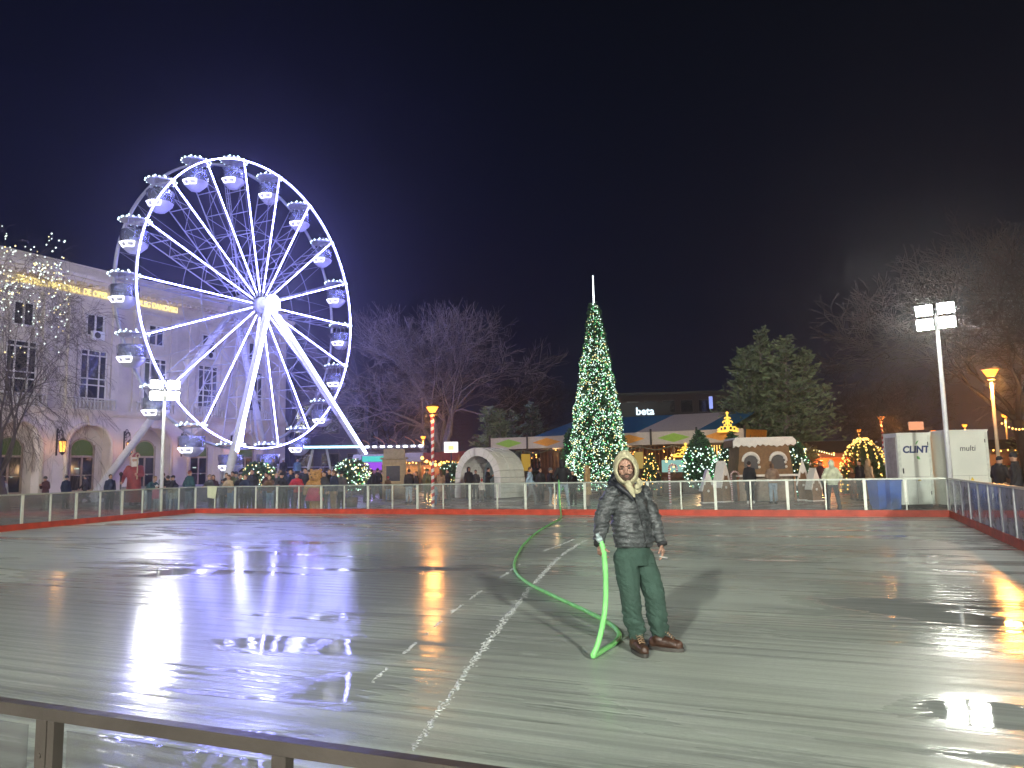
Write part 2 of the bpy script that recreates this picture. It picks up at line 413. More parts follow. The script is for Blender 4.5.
barrier(FR, NR, 19, 'milky glazed barrier with red kickboard on the right, in front of the white cooling units', milk=glass('milky_glazing', (.70, .72, .76), .55, (.5, .5, .56), .05, .9), pmat=mat('dull_post', (.30, .31, .33), .5, .2))
nrb = barrier(NL, NR, 33, 'rusty brown metal rail of the near barrier, closest to the viewer', near=True, H=1.106, milk=glass('clear_glazing', (.93, .95, .95), .05, (.5, .5, .5), .03, .6))

# ------------------------------------------------------------------ thin haze volume, added for the glow round the lamps
hzm = bpy.data.materials.new('haze'); hzm.use_nodes = True; n = hzm.node_tree; n.nodes.remove(n.nodes['Principled BSDF'])
v = n.nodes.new('ShaderNodeVolumePrincipled'); v.inputs['Color'].default_value = (.90, .90, 1, 1)
v.inputs['Density'].default_value = .0016; v.inputs['Anisotropy'].default_value = .84
n.links.new(v.outputs[0], n.nodes['Material Output'].inputs['Volume'])
tag(MB().bx(-90, 110, -45, 170, -1, 30).build('haze', hzm), kind='stuff')
S.cycles.volume_bounces = 0

# ------------------------------------------------------------------ floodlights
def floodlight(p, h, label, aim, lensm=None, tilt=20):
    r = empty('floodlight_pole', p, 0, label, 'floodlight', 'floodlights on white poles at the rink corners')
    MB().lathe([(.0, 0), (.22, 0), (.22, .03), (.10, .05), (.09, .10)], n=12).cyl((0, 0, .1), (0, 0, h+.1), .085, .055, 14).build('pole', M_white, r)
    d = Vector(aim) - Vector((p[0], p[1], h)); az = atan2(d.y, d.x) + pi/2
    M3 = Matrix.Rotation(az, 3, 'Z')
    def R_(x, y, z): q_ = M3 @ Vector((x, y, z)); return (q_.x, q_.y, q_.z + h)
    mb = MB()
    for zz in (-.26, .26): mb.cyl(R_(-.58, .04, zz), R_(.58, .04, zz), .03, n=8)
    mb.build('crossbar', M_steel, r)
    for sx in (-.32, .32):
        for sz in (-.24, .24):
            M2 = M3 @ Matrix.Rotation(radians(tilt), 3, 'X')
            c = R_(sx, -.10, sz)
            hb = MB().box((0, 0, 0), (.54, .14, .38), M=M2)
            for k in range(5): hb.box(tuple(M2 @ Vector((-.2 + .1*k, .10, 0))), (.02, .06, .34), M=M2)
            hs = hb.build('lamp_housing', M_black, r, c)
            MB().box(tuple(M2 @ Vector((0, -.078, 0))), (.48, .012, .33), M=M2).build('lens', lensm or M_flood, hs)
    return r
centre = (-2., 13., 0)
pl = PX(160.5, 31.6); floodlight(pl, 5.25, 'floodlight on a thin white pole in front of the theatre, left of the big wheel', (-4, 12, 0))
prp = PX(953, 24.2); floodlight(prp, 6.35, 'tall floodlight on a white pole beside the white cooling units', (0, 8, 0))
M_mast = emis('added_mast_lens', (1.0, 1.0, .89), 4900., True)  # unseen masts, added to light the rink and market more evenly
floodlight((12, -30.0, 0), 14, 'added taller floodlight mast behind the viewer to the right, outside the photo', (-2, 30, 0), M_mast, 12)
floodlight((-14, -30.0, 0), 14, 'added taller floodlight mast behind the viewer to the left, outside the photo', (4, 30, 0), M_mast, 12)
floodlight((-34.5, 31.0, 0), 7.5, 'added unseen floodlight pole on the square to the left, turned to the theatre front', (-27, 56, 6), emis('added_theatre_lens', (1.0, .95, .97), 300., True), 4)  # unseen pole, added to brighten the theatre front
floodlight((-19.9, 8.0, 0), 6.3, 'floodlight pole at the near left rink corner, outside the photo', (0, 12, 0))

# ------------------------------------------------------------------ ferris wheel
AL = radians(65); WR = 10.66; WZ = 14.16; WD = 1.9
wheel = empty('ferris_wheel', (-18.65, 54.60, 0), AL, 'giant white ferris wheel outlined in glowing blue white light strips with round gondolas', 'ferris wheel')
def rim(y, r, w_, m, name, par, n=108, sides=4):
    pts = [(cos(2*pi*i/n)*r, y, WZ + sin(2*pi*i/n)*r) for i in range(n)]
    return MB().tube(pts, w_, sides, closed=True).build(name, m, par)
fr_ = rim(0, WR, .065, M_steel, 'front_rim', wheel)
# led strip proud of the front rim, broken into short modules
mb = MB(); n = 180
for i in range(n):
    a0 = 2*pi*(i+.05)/n; a1 = 2*pi*(i+.95)/n
    mb.cyl((cos(a0)*WR, -.13, WZ+sin(a0)*WR), (cos(a1)*WR, -.13, WZ+sin(a1)*WR), .034, n=5)
mb.build('light_strip', M_led, fr_)
rim(WD, WR, .12, M_steel, 'rear_rim', wheel)
rim(0.05, WR*.52, .022, M_steel, 'bracing_ring', wheel, 60)
rim(WD-.05, WR*.52, .022, M_steel, 'bracing_ring', wheel, 60)
# hub
MB().cyl((0, -1.1, WZ), (0, WD+1.1, WZ), .35, n=20).cyl((0, -.25, WZ), (0, .1, WZ), .60, n=28).cyl((0, WD-.1, WZ), (0, WD+.25, WZ), .95, n=28).build('hub', M_steel, wheel)
MB().cyl((0, -1.28, WZ), (0, -1.12, WZ), .64, n=36).build('hub_light', emis('hub_glow', (.90, .94, 1.0), 9, True), wheel)
# one spoke truss, pointing along +x from the hub centre
sb = MB()
sb.cyl((.7, 0, 0), (WR-.1, 0, 0), .045, n=6).cyl((.7, WD, 0), (WR-.1, WD, 0), .04, n=6)
sb.cyl((.8, .15, .10), (WR*.95, .55, .25), .022, n=4)
prev = None
for k, x in enumerate((2.2, 3.8, 5.4, 7.0, 8.6)):
    sb.cyl((x, 0, 0), (x, WD, 0), .035, n=5)
    if prev: sb.cyl((prev, 0 if k % 2 else WD, 0), (x, WD if k % 2 else 0, 0), .022, n=4)
    prev = x
sb.cyl((8.6, 0, 0), (WR-.1, WD, 0), .022, n=4)
sb.cyl((5.4, WD, 0), (WR*.985*cos(radians(10)), WD, WR*.985*sin(radians(10))), .016, n=3)
sb.cyl((5.4, WD, 0), (WR*.985*cos(radians(10)), WD, -WR*.985*sin(radians(10))), .016, n=3)
sme = sb.mesh('spoke', M_steel)
lb = MB(); k = 46
for i in range(k):
    x0 = 1.0 + (WR-1.15) * i / k; lb.cyl((x0, -.075, 0), (x0 + (WR-1.15)/k*.9, -.075, 0), .029, n=5)
lme = lb.mesh('light_strip', M_led)
# gondola, hanging from its pivot at the local origin (y spans front rim .. rear rim)
M_gglass = glass('gondola_glazing', (.84, .88, .98), .22, (.55, .60, .80), .05, 1.0)
M_tub = mat('gondola_tub', (.42, .43, .50), .35, 0, .06)
gy = WD/2
can = MB(); can.lathe([(.02, .32), (.35, .30), (.7, .22), (.92, .17), (.95, .12), (.85, .10), (.02, .16)], (0, gy, 0), 18)
canm = can.mesh('canopy', mat('canopy_grey', (.50, .52, .60), .4))
cl = MB()
for i in range(16):
    a = 2*pi*i/16; cl.ball((cos(a)*.96, gy+sin(a)*.96, .15), .05, 6, 4)
    if i % 2: cl.ball((cos(a)*.72, gy+sin(a)*.72, .31), .05, 6, 4)
clm = cl.mesh('canopy_bulbs', emis('canopy_led', (.70, .90, 1.0), 3.6))
tb = MB(); tb.lathe([(.02, -2.0), (.38, -1.95), (.76, -1.60), (.84, -1.35), (.81, -1.35), (.72, -1.57), (.36, -1.89), (.02, -1.93)], (0, gy, 0), 8)
tb.cyl((0, gy, -1.95), (0, gy, .3), .035, n=6).cyl((-.2, gy, -1.35), (.2, gy, -1.35), .3, n=12)
for sx in (-1, 1):
    tb.cyl((sx*.45, gy, .2), (sx*.82, gy, -1.36), .02, n=5)
tb.cyl((0, 0, 0), (0, WD, 0), .05, n=8)
tbm = tb.mesh('cabin', M_tub)
gb = MB(); gb.lathe([(.83, -1.33), (.88, -.60), (.865, -.60), (.815, -1.33), (.83, -1.33)], (0, gy, 0), 8)
gbm = gb.mesh('windscreen', M_gglass)
pb = MB()                                     # glowing trapezoid frames on the tub
for a in (radians(-182), radians(-146)):
    ca, sa = cos(a), sin(a); tx, ty = -sa, ca
    def Pq(u, r, z): return (ca*r + tx*u, gy + sa*r + ty*u, z)
    c4 = [Pq(-.27, .835, -1.41), Pq(.27, .835, -1.41), Pq(.18, .66, -1.69), Pq(-.18, .66, -1.69)]
    for i in range(4): pb.cyl(c4[i], c4[(i+1) % 4], .035, n=5)
pbm = pb.mesh('light_frame', emis('gondola_led', (.86, .84, 1.0), 3.2))
for i in range(18):
    a = radians(20*i + 1.0)
    s_ = bpy.data.objects.new('spoke', sme); COL.objects.link(s_); s_.parent = wheel; s_.location = (0, 0, WZ); s_.rotation_euler = (0, -a, 0)
    l_ = bpy.data.objects.new('light_strip', lme); COL.objects.link(l_); l_.parent = s_
    g_ = bpy.data.objects.new('gondola', tbm); COL.objects.link(g_); g_.parent = wheel; g_.location = (cos(a)*WR, 0, WZ+sin(a)*WR)
    for nm, me in (('canopy', canm), ('canopy_bulbs', clm), ('windscreen', gbm), ('light_frame', pbm)):
        c_ = bpy.data.objects.new(nm, me); COL.objects.link(c_); c_.parent = g_
# legs
def leg(fx, fy, hy, lit):
    A = Vector((0, hy, WZ)); B = Vector((fx, fy, .25)); d = B - A
    mb = MB().cyl(A, B, .22, .26, 8).box(tuple(B + Vector((0, 0, -.14))), (1.0, 1.0, .22))
    o = mb.build('support_leg', mat('leg_white', (.70, .71, .78), .4, 0, .08), wheel)
    if lit:
        lb = MB()
        for k in range(44):
            p = A + d*(.06 + .74*k/44); q_ = A + d*(.06 + .74*(k+.94)/44)
            off = Vector((0, -.25, 0)); lb.cyl(p+off, q_+off, .125, n=6)
        lb.build('light_strip', emis('leg_led', (.50, .54, 1.0), 9, True), o)
leg(-8.2, -5.2, -.75, True); leg(8.7, -5.2, -.75, True); leg(-8.5, WD+4.2, WD+.75, False); leg(8.3, WD+4.2, WD+.75, False)
# service ladder on a rear spoke pair
for ang in (100, 280):
    a = radians(ang); d = Vector((cos(a), 0, sin(a))); sd = Vector((sin(a), 0, -cos(a))); mb = MB(); O = Vector((0, WD+.15, WZ))
    for s_ in (-.2, .2): mb.cyl(O + d*1.2 + sd*s_, O + d*(WR-.1) + sd*s_, .028, n=5)
    k = 1.4
    while k < WR-.2: mb.cyl(O + d*k + sd*-.2, O + d*k + sd*.2, .022, n=4); k += .38
    mb.build('service_ladder', M_steel, wheel)
# boarding deck with railings below
mb = MB(); mb.bx(-7.5, 7.5, -4.2, 4.6, .05, .95)
for x in (-7, -3.5, 0, 3.5, 7): mb.bx(x-.1, x+.1, -4.3, -4.2, 0, 1.0)
mb.build('boarding_deck', mat('deck_grey', (.16, .16, .19), .6, 0, .2), wheel)
mb = MB()
for z in (1.35, 1.7, 2.05): mb.cyl((-7.4, -4.1, z), (7.4, -4.1, z), .03, n=5)
for i in range(12):
    x = -7.4 + 14.8*i/11; mb.cyl((x, -4.1, .95), (x, -4.1, 2.05), .03, n=5)
    if i < 11 and i % 2 == 0: mb.cyl((x, -4.1, 1.0), (x+14.8/11, -4.1, 2.05), .02, n=4)
mb.build('deck_railing', M_steel, wheel)
mb = MB()
for i in range(7): mb.bx(2.2, 3.6, -4.3-.3*i-.3, -4.3-.3*i, .0, .95-.13*i)
mb.build('deck_stairs', mat('deck_grey2', (.2, .2, .23), .5), wheel)
# ticket arch over the stairs
arch = empty('entrance_arch', PX(318, 47.2), radians(12), 'light blue lit entrance frame with slanted white supports at the foot of the wheel', 'entrance frame')
MB().cyl((-1.1, 0, 0), (-.35, 0, 3.1), .07, n=6).cyl((1.1, 0, 0), (.5, 0, 3.1), .07, n=6).cyl((-1.0, .9, 0), (-.35, .6, 3.1), .06, n=6).build('support', M_steel, arch)
MB().bx(-.9, 2.6, -.14, .14, 3.12, 3.34).build('header', mat('header_blue', (.25, .45, .6), .4), arch)
MB().bx(-.88, 2.58, -.165, -.145, 3.2, 3.27).build('light_strip', emis('cyan_led', (.45, .85, 1.0), 5), arch)

# ------------------------------------------------------------------ theatre
th = empty('theatre_building', (-30.5, 50, 0), radians(62), 'long pale stone theatre with arched ground floor, tall windows and gold lettering under the cornice', 'building')
M_stone = mat('cream_stone', (.56, .50, .43), .8, 0, .12, 1.2, .25, 12)
M_stone2 = mat('pale_stucco', (.66, .61, .58), .8, 0, .08, 1.0, .2, 10)
M_trim = mat('stone_trim', (.60, .54, .47), .75, 0, .1, 2, .2, 15)
M_frame = mat('white_window_frame', (.62, .60, .56), .5, 0, .06)
M_pane = mat('dark_glass', (.012, .016, .02), .08, 0, .3, 1, spec=.7)
BAY = 4.85; C0 = 2.2; X0 = -24.5; X1 = 20.6
centres = [C0 + BAY*i for i in range(-5, 4)]
hw, zs, zt = 1.5, 3.75, 5.25
# ground floor with arched openings
mb = MB(); last = X0
def arch_pts(c, h, z0, rr, n=14): return [(c + h*cos(pi - pi*k/n), z0 + rr*sin(pi*k/n)) for k in range(n+1)]
for c in centres:
    mb.bx(last, c-hw, 0, .9, .0, 6.1); last = c+hw
    pts = arch_pts(c, hw, zs, zt-zs)
    for k in range(len(pts)-1):
        (xa, za), (xb, zb) = pts[k], pts[k+1]
        mb.add([(xa, 0, za), (xb, 0, zb), (xb, 0, 6.1), (xa, 0, 6.1), (xa, .9, za), (xb, .9, zb)], [(0, 1, 2, 3), (0, 4, 5, 1)])
mb.bx(last, X1, 0, .9, .0, 6.1)
mb.bx(X0, X1, .91, 1.2, .0, 6.1)          # back wall of the porch niches
mb.build('arcade_wall', M_stone2, th)
MB().bx(X0, X1, .02, 14, 6.1, 14.0).bx(X0, X1, .3, 14, 14.0, 15.95).bx(X0, X1, 1.21, 14, 0, 6.1).build('upper_wall', M_stone, th)
mb = MB(); mb.bx(X0, X1, -.30, .02, 6.02, 6.30).bx(X0, X1, -.18, .02, 5.88, 6.02).bx(X0-.2, X1+.2, -.06, .28, 14.0, 14.2)
mb.bx(X0-.3, X1+.3, -.75, .32, 15.35, 15.62).bx(X0-.3, X1+.3, -.55, .31, 15.1, 15.35).bx(X0-.1, X1+.1, .0, .29, 15.62, 16.3).bx(X0-.2, X1+.2, -.08, .40, 16.3, 16.42)
x = X0
while x < X1: mb.bx(x, x+.2, -.48, -.02, 14.92, 15.098); x += .45
mb.build('cornice', M_trim, th)
mb = MB(); mb.bx(X0, X1, -1.0, .0, -.02, .28).bx(X0, X1, -.6, .0, .28, .58)
mb.build('plinth_steps', mat('grey_steps', (.12, .11, .11), .5, 0, .2), th)
mb = MB()
for c in [C0 - BAY*5.5 + BAY*i for i in range(10)]:
    for s_ in (-.85, .85):
        if X0 < c+s_-.3 and c+s_+.3 < X1: mb.bx(c+s_-.28, c+s_+.28, -.12, .019, 6.31, 13.98).bx(c+s_-.36, c+s_+.36, -.17, .018, 13.55, 13.97).bx(c+s_-.36, c+s_+.36, -.16, .0185, 6.305, 6.6)
mb.build('pilasters', M_trim, th)
for i, c in enumerate(centres):
    # moulded arch surround, keystone
    mb = MB(); pts = [(c-hw-.12, .02)] + [(x, z) for x, z in arch_pts(c, hw+.12, zs, zt-zs+.12)] + [(c+hw+.12, .02)]
    mb.tube([(x, -.03, z+.57 if k in (0, len(pts)-1) else z) for k, (x, z) in enumerate(pts)], .15, 6)
    mb.prism([(c-.22, 5.2), (c+.22, 5.2), (c+.32, 5.87), (c-.32, 5.87)], -.25, -.01)
    mb.build('arch_surround', M_trim, th)
    # entrance door with fanlight
    d = MB(); dw = .78
    d.bx(c-dw-.12, c-dw, .78, .905, .58, 3.9).bx(c+dw, c+dw+.12, .78, .905, .58, 3.9).bx(c-dw, c+dw, .80, .905, 3.0, 3.14).bx(c-.06, c+.06, .80, .905, .58, 3.0).bx(c-dw, c+dw, .80, .905, .58, .75)
    d.tube([(x, .84, z) for x, z in arch_pts(c, dw+.06, 3.55, .75)], .06, 6)
    d.bx(c-dw, c+dw, .805, .905, .75+1.0, .75+1.06)
    do = d.build('door', mat('door_wood', (.36, .28, .22), .6, 0, .15, 4), th)
    MB().bx(c-dw+.002, c-.062, .86, .88, .75, 3.0).bx(c+.062, c+dw-.002, .86, .88, .75, 3.0).build('door_glass', M_pane, do)
    MB().prism([(c-dw, 3.15)] + arch_pts(c, dw, 3.55, .72) + [(c+dw, 3.15)], .87, .89).build('fanlight', emis('lobby_light', (.26, .36, .08), .10), do)
    MB().bx(c-.5, c-.15, .857, .859, 2.2, 2.28).bx(c+.2, c+.34, .857, .859, 1.7, 1.78).build('lobby_lamps', emis('lobby_lamp', (.7, .9, .75), .5), do)
    # tall window
    wo_ = MB(); W_ = .93
    for xx in (-W_, -.42, .42, W_): wo_.bx(c+xx-.05, c+xx+.05, -.05, .016, 6.9, 10.5)
    for zz in (6.9, 8.0, 8.45, 10.1, 10.45): wo_.bx(c-W_+.05, c+W_-.05, -.045, .017, zz, zz+.09)
    wn = wo_.build('window', M_frame, th)
    MB().bx(c-W_, c+W_, .0, .0165, 6.9, 10.5).build('pane', M_pane, wn)
    fr2 = MB(); 
    for a_, b_, z0, z1 in ((-1.2, -1.0, 6.6, 10.9), (1.0, 1.2, 6.6, 10.9), (-1.0, 1.0, 10.6, 10.9)): fr2.bx(c+a_, c+b_, -.09, .0155, z0, z1)
    fr2.build('window_surround', M_trim, wn)
    wo_ = MB(); W_ = .62
    for xx in (-W_, 0, W_): wo_.bx(c+xx-.06, c+xx+.06, -.05, .016, 11.5, 13.1)
    for zz in (11.5, 13.0): wo_.bx(c-W_+.06, c+W_-.06, -.045, .017, zz, zz+.1)
    wn = wo_.build('window', M_frame, th)
    MB().bx(c-W_, c+W_, .0, .0165, 11.5, 13.1).build('pane', M_pane, wn)
    fr2 = MB()
    for a_, b_, z0, z1 in ((-.92, -.74, 11.2, 13.35), (.74, .92, 11.2, 13.35), (-.74, .74, 13.2, 13.36)): fr2.bx(c+a_, c+b_, -.08, .0155, z0, z1)
    fr2.build('window_surround', M_trim, wn)
    # balustrade
    bl = MB(); bl.bx(c-1.65, c+1.65, -.42, -.22, 7.02, 7.12).bx(c-1.65, c+1.65, -.42, -.22, 6.305, 6.36)
    for k in range(13):
        x = c-1.56+.26*k; bl.lathe([(.05, 6.36), (.05, 6.42), (.085, 6.58), (.045, 6.8), (.06, 7.02)], (x, -.32, 0), 6)
    bl.build('balustrade', mat('white_baluster', (.55, .53, .50), .7), th)
for c, dz in ((C0+.05, 0), (C0+BAY*2, -.2)):
    ac = MB().bx(c-.42, c+.42, -.42, -.10, 11.25+dz, 11.85+dz).build('air_conditioner', M_white, th)
    MB().cyl((c-.1, -.43, 11.55+dz), (c-.1, -.422, 11.55+dz), .22, n=18).build('fan_grille', M_black, ac)
# wrought iron wall lanterns
M_iron = mat('wrought_iron', (.03, .03, .035), .5, .5)
def wall_lantern(x):
    mb = MB()
    mb.bx(x-.05, x+.05, -.06, -.001, 3.1, 4.9)
    mb.tube([(x, -.06+ -.62*sin(k/10*pi/2), 4.55+.25*sin(k/10*pi)) for k in range(11)], .035, 6)
    for cz, cy, rr in ((4.62, -.42, .16), (4.88, -.30, .14), (4.35, -.2, .12)):
        mb.tube([(x, cy+cos(2*pi*k/12)*rr, cz+sin(2*pi*k/12)*rr) for k in range(12)], .022, 5, closed=True)
    mb.cyl((x, -.68, 4.55), (x, -.68, 4.25), .02, n=5)
    mb.lathe([(.02, 4.3), (.12, 4.22), (.26, 4.08), (.27, 4.05)], (x, -.68, 0), 6)
    mb.lathe([(.20, 3.32), (.12, 3.22), (.03, 3.12), (0.01, 3.1)], (x, -.68, 0), 6)
    for k in range(6):
        a = 2*pi*k/6; mb.cyl((x+.25*cos(a), -.68+.25*sin(a), 4.06), (x+.19*cos(a), -.68+.19*sin(a), 3.32), .018, n=4)
    o = mb.build('wall_lantern', M_iron, th)
    MB().lathe([(.01, 3.35), (.165, 3.35), (.22, 4.03), (.01, 4.03)], (x, -.68, 0), 6).build('lantern_glass', emis('lantern_glow', (1.0, .40, .06), 2.2), o)
    l = bpy.data.lights.new('lantern_light', 'POINT'); l.energy = 32; l.color = (1, .5, .18); l.shadow_soft_size = .2
    lo = bpy.data.objects.new('lantern_light', l); COL.objects.link(lo); lo.parent = o; lo.location = (x-.0, -.98, 3.75)
for i in range(-1, 4): wall_lantern(-.1 + BAY*i if i < 3 else -.1 + BAY*3)
# lettering, lit from its own gutter below
txt = "TEATRUL NATIONAL DE OPERA SI BALET OLEG DANOVSKI"
me = text_mesh(txt, .62, .03, .006, 'LEFT')
xs = [v.co.x for v in me.vertices]; wd = max(xs) - min(xs); want = 12.1
for v in me.vertices: v.co.x = (v.co.x - min(xs)) * want / wd
sg = bpy.data.objects.new('gold_lettering', me); me.materials.append(emis('gold_letter_glow', (1.0, .80, .30), .9)); COL.objects.link(sg); sg.parent = th; sg.location = (-3.12, .16, 14.62)
MB().bx(-3.4, 9.3, -.05, -.02, 14.2005, 14.30).build('sign_ledge', M_trim, th)
MB().bx(-3.3, 9.2, .0, .05, 14.205, 14.235).build('sign_light_strip', emis('sign_strip', (1.0, .74, .26), 4, True), th)

# darker annex and far blocks
M_win = mat('window_dark', (.01, .012, .02), .15)
def block(p, rz_, W_, D_, Hh, m, label, rows, cols, roof=None, lit=None):
    o = empty('apartment_block', p, rz_, label, 'building')
    wl = MB().bx(-W_/2, W_/2, 0, D_, 0, Hh).build('wall', m, o)
    MB().bx(-W_/2-.3, W_/2+.3, -.3, D_+.3, Hh, Hh+.4).build('roof', roof or M_black, o)
    for r in range(rows):
        for c in range(cols):
            x = -W_/2 + W_*(c+.5)/cols; z = Hh*(r+.42)/rows; ww = W_/cols*.32; hh = Hh/rows*.28
            fo = MB().bx(x-ww-.1, x+ww+.1, -.06, -.002, z-hh-.1, z+hh+.1).build('window', M_frame if not lit else mat('dull_frame', (.12, .1, .09), .6), o)
            MB().bx(x-ww, x+ww, -.075, -.062, z-hh, z+hh).build('pane', M_win, fo)
    return o
block(PX(330, 80), radians(18), 8, 10, 10.3, mat('blue_render', (.07, .07, .11), .8), 'narrow dark blue building with tall windows seen past the right edge of the wheel', 2, 3, lit=True)
bb = block(PX(690, 112), radians(-4), 24, 10, 12.4, mat('grey_brown_render', (.085, .065, .058), .85), 'wide dim apartment block behind the market pavilion with the glowing white sign', 4, 9, lit=True)
MB().bx(-12.3, -9.8, -.5, -.08, 0, 12.1).build('side_wall', mat('reddish_lit_wall', (.14, .075, .05), .85), bb)  # reddish light on this end of the block, put into the wall colour
me = text_mesh('beta', 1.4, .1, .03); sc_ = bpy.data.objects.new('roof_sign', me); me.materials.append(emis('sign_white', (.70, .90, 1.0), 1.1)); COL.objects.link(sc_)
p = at(645, 411.5, 100); MB().bx(-3.4, 3.4, .12, .3, -1.4, 1.2).build('sign_board', M_black, bb, None); 
sb_ = [c for c in bb.children if c.name.startswith('sign_board')][0]
inv = bb.matrix_basis.inverted() if False else (Matrix.Translation(bb.location) @ Matrix.Rotation(bb.rotation_euler.z, 4, 'Z')).inverted()
q = inv @ p; sb_.location = q; sc_.parent = sb_; sc_.location = (0, 0, 0)
MB().bx(q.x-3.2, q.x+3.2, q.y+.3, -.5, q.z-1.3, q.z+.4).build('sign_penthouse', mat('grey_brown_render'), bb)
q = inv @ at(711, 402.5, 109); MB().bx(q.x-.25, q.x+.25, q.y, q.y+.2, q.z-.9, q.z+.9).build('neon_sign', emis('blue_neon', (.30, .38, .9), .7), bb)
block(PX(560, 140), radians(3), 20, 10, 9, mat('black_brown', (.05, .04, .04), .85), 'low unlit block in the dark behind the bare trees', 2, 7, lit=True)

# ------------------------------------------------------------------ trees
RMIN = .012
def grow(mb, p, d, L, r, lvl, maxl, rnd, gn, droop=0., spread=.5, tips=None, sides=5):
    nseg = 3 if lvl < 2 else 2
    pts = [p.copy()]; rs = [r]
    for i in range(nseg):
        j = Vector((rnd.gauss(0, gn), rnd.gauss(0, gn), rnd.gauss(0, gn) - droop*(lvl*.5)))
        d = (d + j).normalized(); p = p + d * (L/nseg); pts.append(p.copy()); rs.append(max(RMIN, r * (1 - .35*(i+1)/nseg)))
    mb.tube(pts, rs, max(3, sides - lvl), cap=False)
    if lvl >= maxl:
        if tips is not None: tips.append(p.copy())
        return
    k = 3 if lvl < 1 else rnd.choice((2, 3, 3))
    for c in range(k):
        ax = Vector((rnd.gauss(0, 1), rnd.gauss(0, 1), rnd.gauss(0, .5))).normalized()
        dd = (d + ax * spread * rnd.uniform(.7, 1.3) + Vector((0, 0, .10))).normalized()
        grow(mb, p, dd, L * rnd.uniform(.68, .88), rs[-1] * (.78 if c == 0 else .62), lvl+1, maxl, rnd, gn, droop, spread, tips, sides)
    if lvl >= 1:      # side shoots
        for i in range(1, nseg):
            ax = Vector((rnd.gauss(0, 1), rnd.gauss(0, 1), rnd.gauss(0, .4))).normalized()
            grow(mb, pts[i], (d*.5 + ax*.9).normalized(), L*.55, rs[i]*.45, max(lvl+2, 2), maxl, rnd, gn, droop, spread, tips, sides)
def bare_tree(p, Hh, seed, maxl=6, stems=1, r=.35, spread=.55, gn=.12, droop=0., trunk=.22, flat=1.):
    rnd = random.Random(seed); mb = MB(); tips = []
    tr = MB()
    top = Vector((rnd.gauss(0, .2), rnd.gauss(0, .2), Hh*trunk))
    tr.tube([(0, 0, -.1), (top.x*.5, top.y*.5, Hh*trunk*.5), top], [r*1.25, r*1.0, r*.9], 8)
    for s_ in range(stems + 2):
        a = 2*pi*(s_ + rnd.random()*.5)/(stems+2)
        grow(mb, top - Vector((0, 0, .1)), Vector((cos(a)*.55, sin(a)*.55, 1)).normalized(), Hh*.27, r*.6, 0, maxl, rnd, gn, droop, spread, tips)
    zt_ = max(v[2] for v in mb.v); k = (Hh - top.z) / (zt_ - top.z)
    mb.v = [((x - top.x)*k*flat + top.x, (y-top.y)*k*flat + top.y, top.z + (z-top.z)*k) for x, y, z in mb.v]
    tips = [Vector(((t.x-top.x)*k*flat + top.x, (t.y-top.y)*k*flat + top.y, top.z + (t.z-top.z)*k)) for t in tips]
    return tr, mb, tips
def put_tree(p, parts, label, barkm=M_bark, group=None, name='bare_tree', rz_=0., s_=1.):
    o = empty(name, p, rz_, label, 'tree', group); o.scale = (s_,)*3
    for nm, me in parts: 
        c = bpy.data.objects.new(nm, me); COL.objects.link(c); c.parent = o
    return o
def tree_meshes(*a, barkm=M_bark, **k):
    tr, br, tips = bare_tree(*a, **k); return [('trunk', tr.mesh('trunk', barkm)), ('crown', br.mesh('crown', barkm))], tips
TG = 'bare winter trees round the square'
RMIN = .020
A, _ = tree_meshes(None, 18.7, 11, maxl=6, stems=3, r=.52, spread=.62, gn=.17, flat=1.0, trunk=.16)
B, _ = tree_meshes(None, 15, 23, maxl=6, stems=3, r=.32, spread=.72, gn=.2, flat=1.0, barkm=mat('brown_bark', (.036, .025, .021), .85, 0, .3, 8))
put_tree(PX(444, 72), A, 'large bare spreading tree with pale twigs between the wheel and the green conifers', group=TG, s_=1.06)
put_tree(PX(392, 84), B, 'smaller bare tree just right of the wheel rim, left of the big spreading tree', group=TG, rz_=2., s_=.98)
put_tree(PX(540, 84), B, 'dim bare tree behind and left of the tall lit cone', group=TG, rz_=4., s_=.90)
put_tree(PX(868, 72), B, 'bare brown tree between the floodlight and the big conifer', group=TG, rz_=1., s_=.66)
put_tree(PX(912, 56), B, 'thin bare tree directly behind the white cooling units', group=TG, rz_=3., s_=.62)
put_tree(PX(1034, 46), B, 'big bare tree towering over the right edge behind the orange street lamp', group=TG, rz_=2.4, s_=1.22)
put_tree(PX(1085, 36), B, 'bare tree mostly beyond the right edge of the photo', group=TG, rz_=.4, s_=1.05)
put_tree(PX(-2, 66), A, 'tall dim bare tree rising above the theatre roof at the left edge', group=TG, rz_=1.2, s_=1.25)
RMIN = .010
# decorated drooping tree at the left edge
tr, br, tips = bare_tree(None, 14.6, 5, maxl=6, stems=4, r=.26, spread=.62, gn=.18, droop=.09, trunk=.12, flat=.60)
lt = empty('decorated_bare_tree', PX(4, 38), 0, 'bare drooping tree at the left edge with white fairy lights wound round its upper branches', 'tree')
M_dbark = mat('dark_twigs', (.11, .085, .08), .85)
tr.build('trunk', M_dbark, lt); br.build('crown', M_dbark, lt)
rnd = random.Random(3); sl = MB(); ox = PX(4, 38)
for t in tips:
    for k in range(2):
        q = t + Vector((rnd.gauss(0, .2), rnd.gauss(0, .2), rnd.gauss(0, .25)))
        cx = (q.x + ox.x) / (q.y + ox.y) * F + 512
        dens = .0
        if q.z > 6 and cx < 62: dens = .7 * clampt((q.z-8.6)/3.6, .02, 1) * (1 if noise.noise(q*.6) > .04 else .05)
        if rnd.random() < dens: sl.octa(q, rnd.uniform(.03, .055), 0 if rnd.random() < .75 else 1)
sl.build('string_lights', [emis('bulb_tree_white', (.85, 1.0, .88), 1.5), M_bulby], lt)

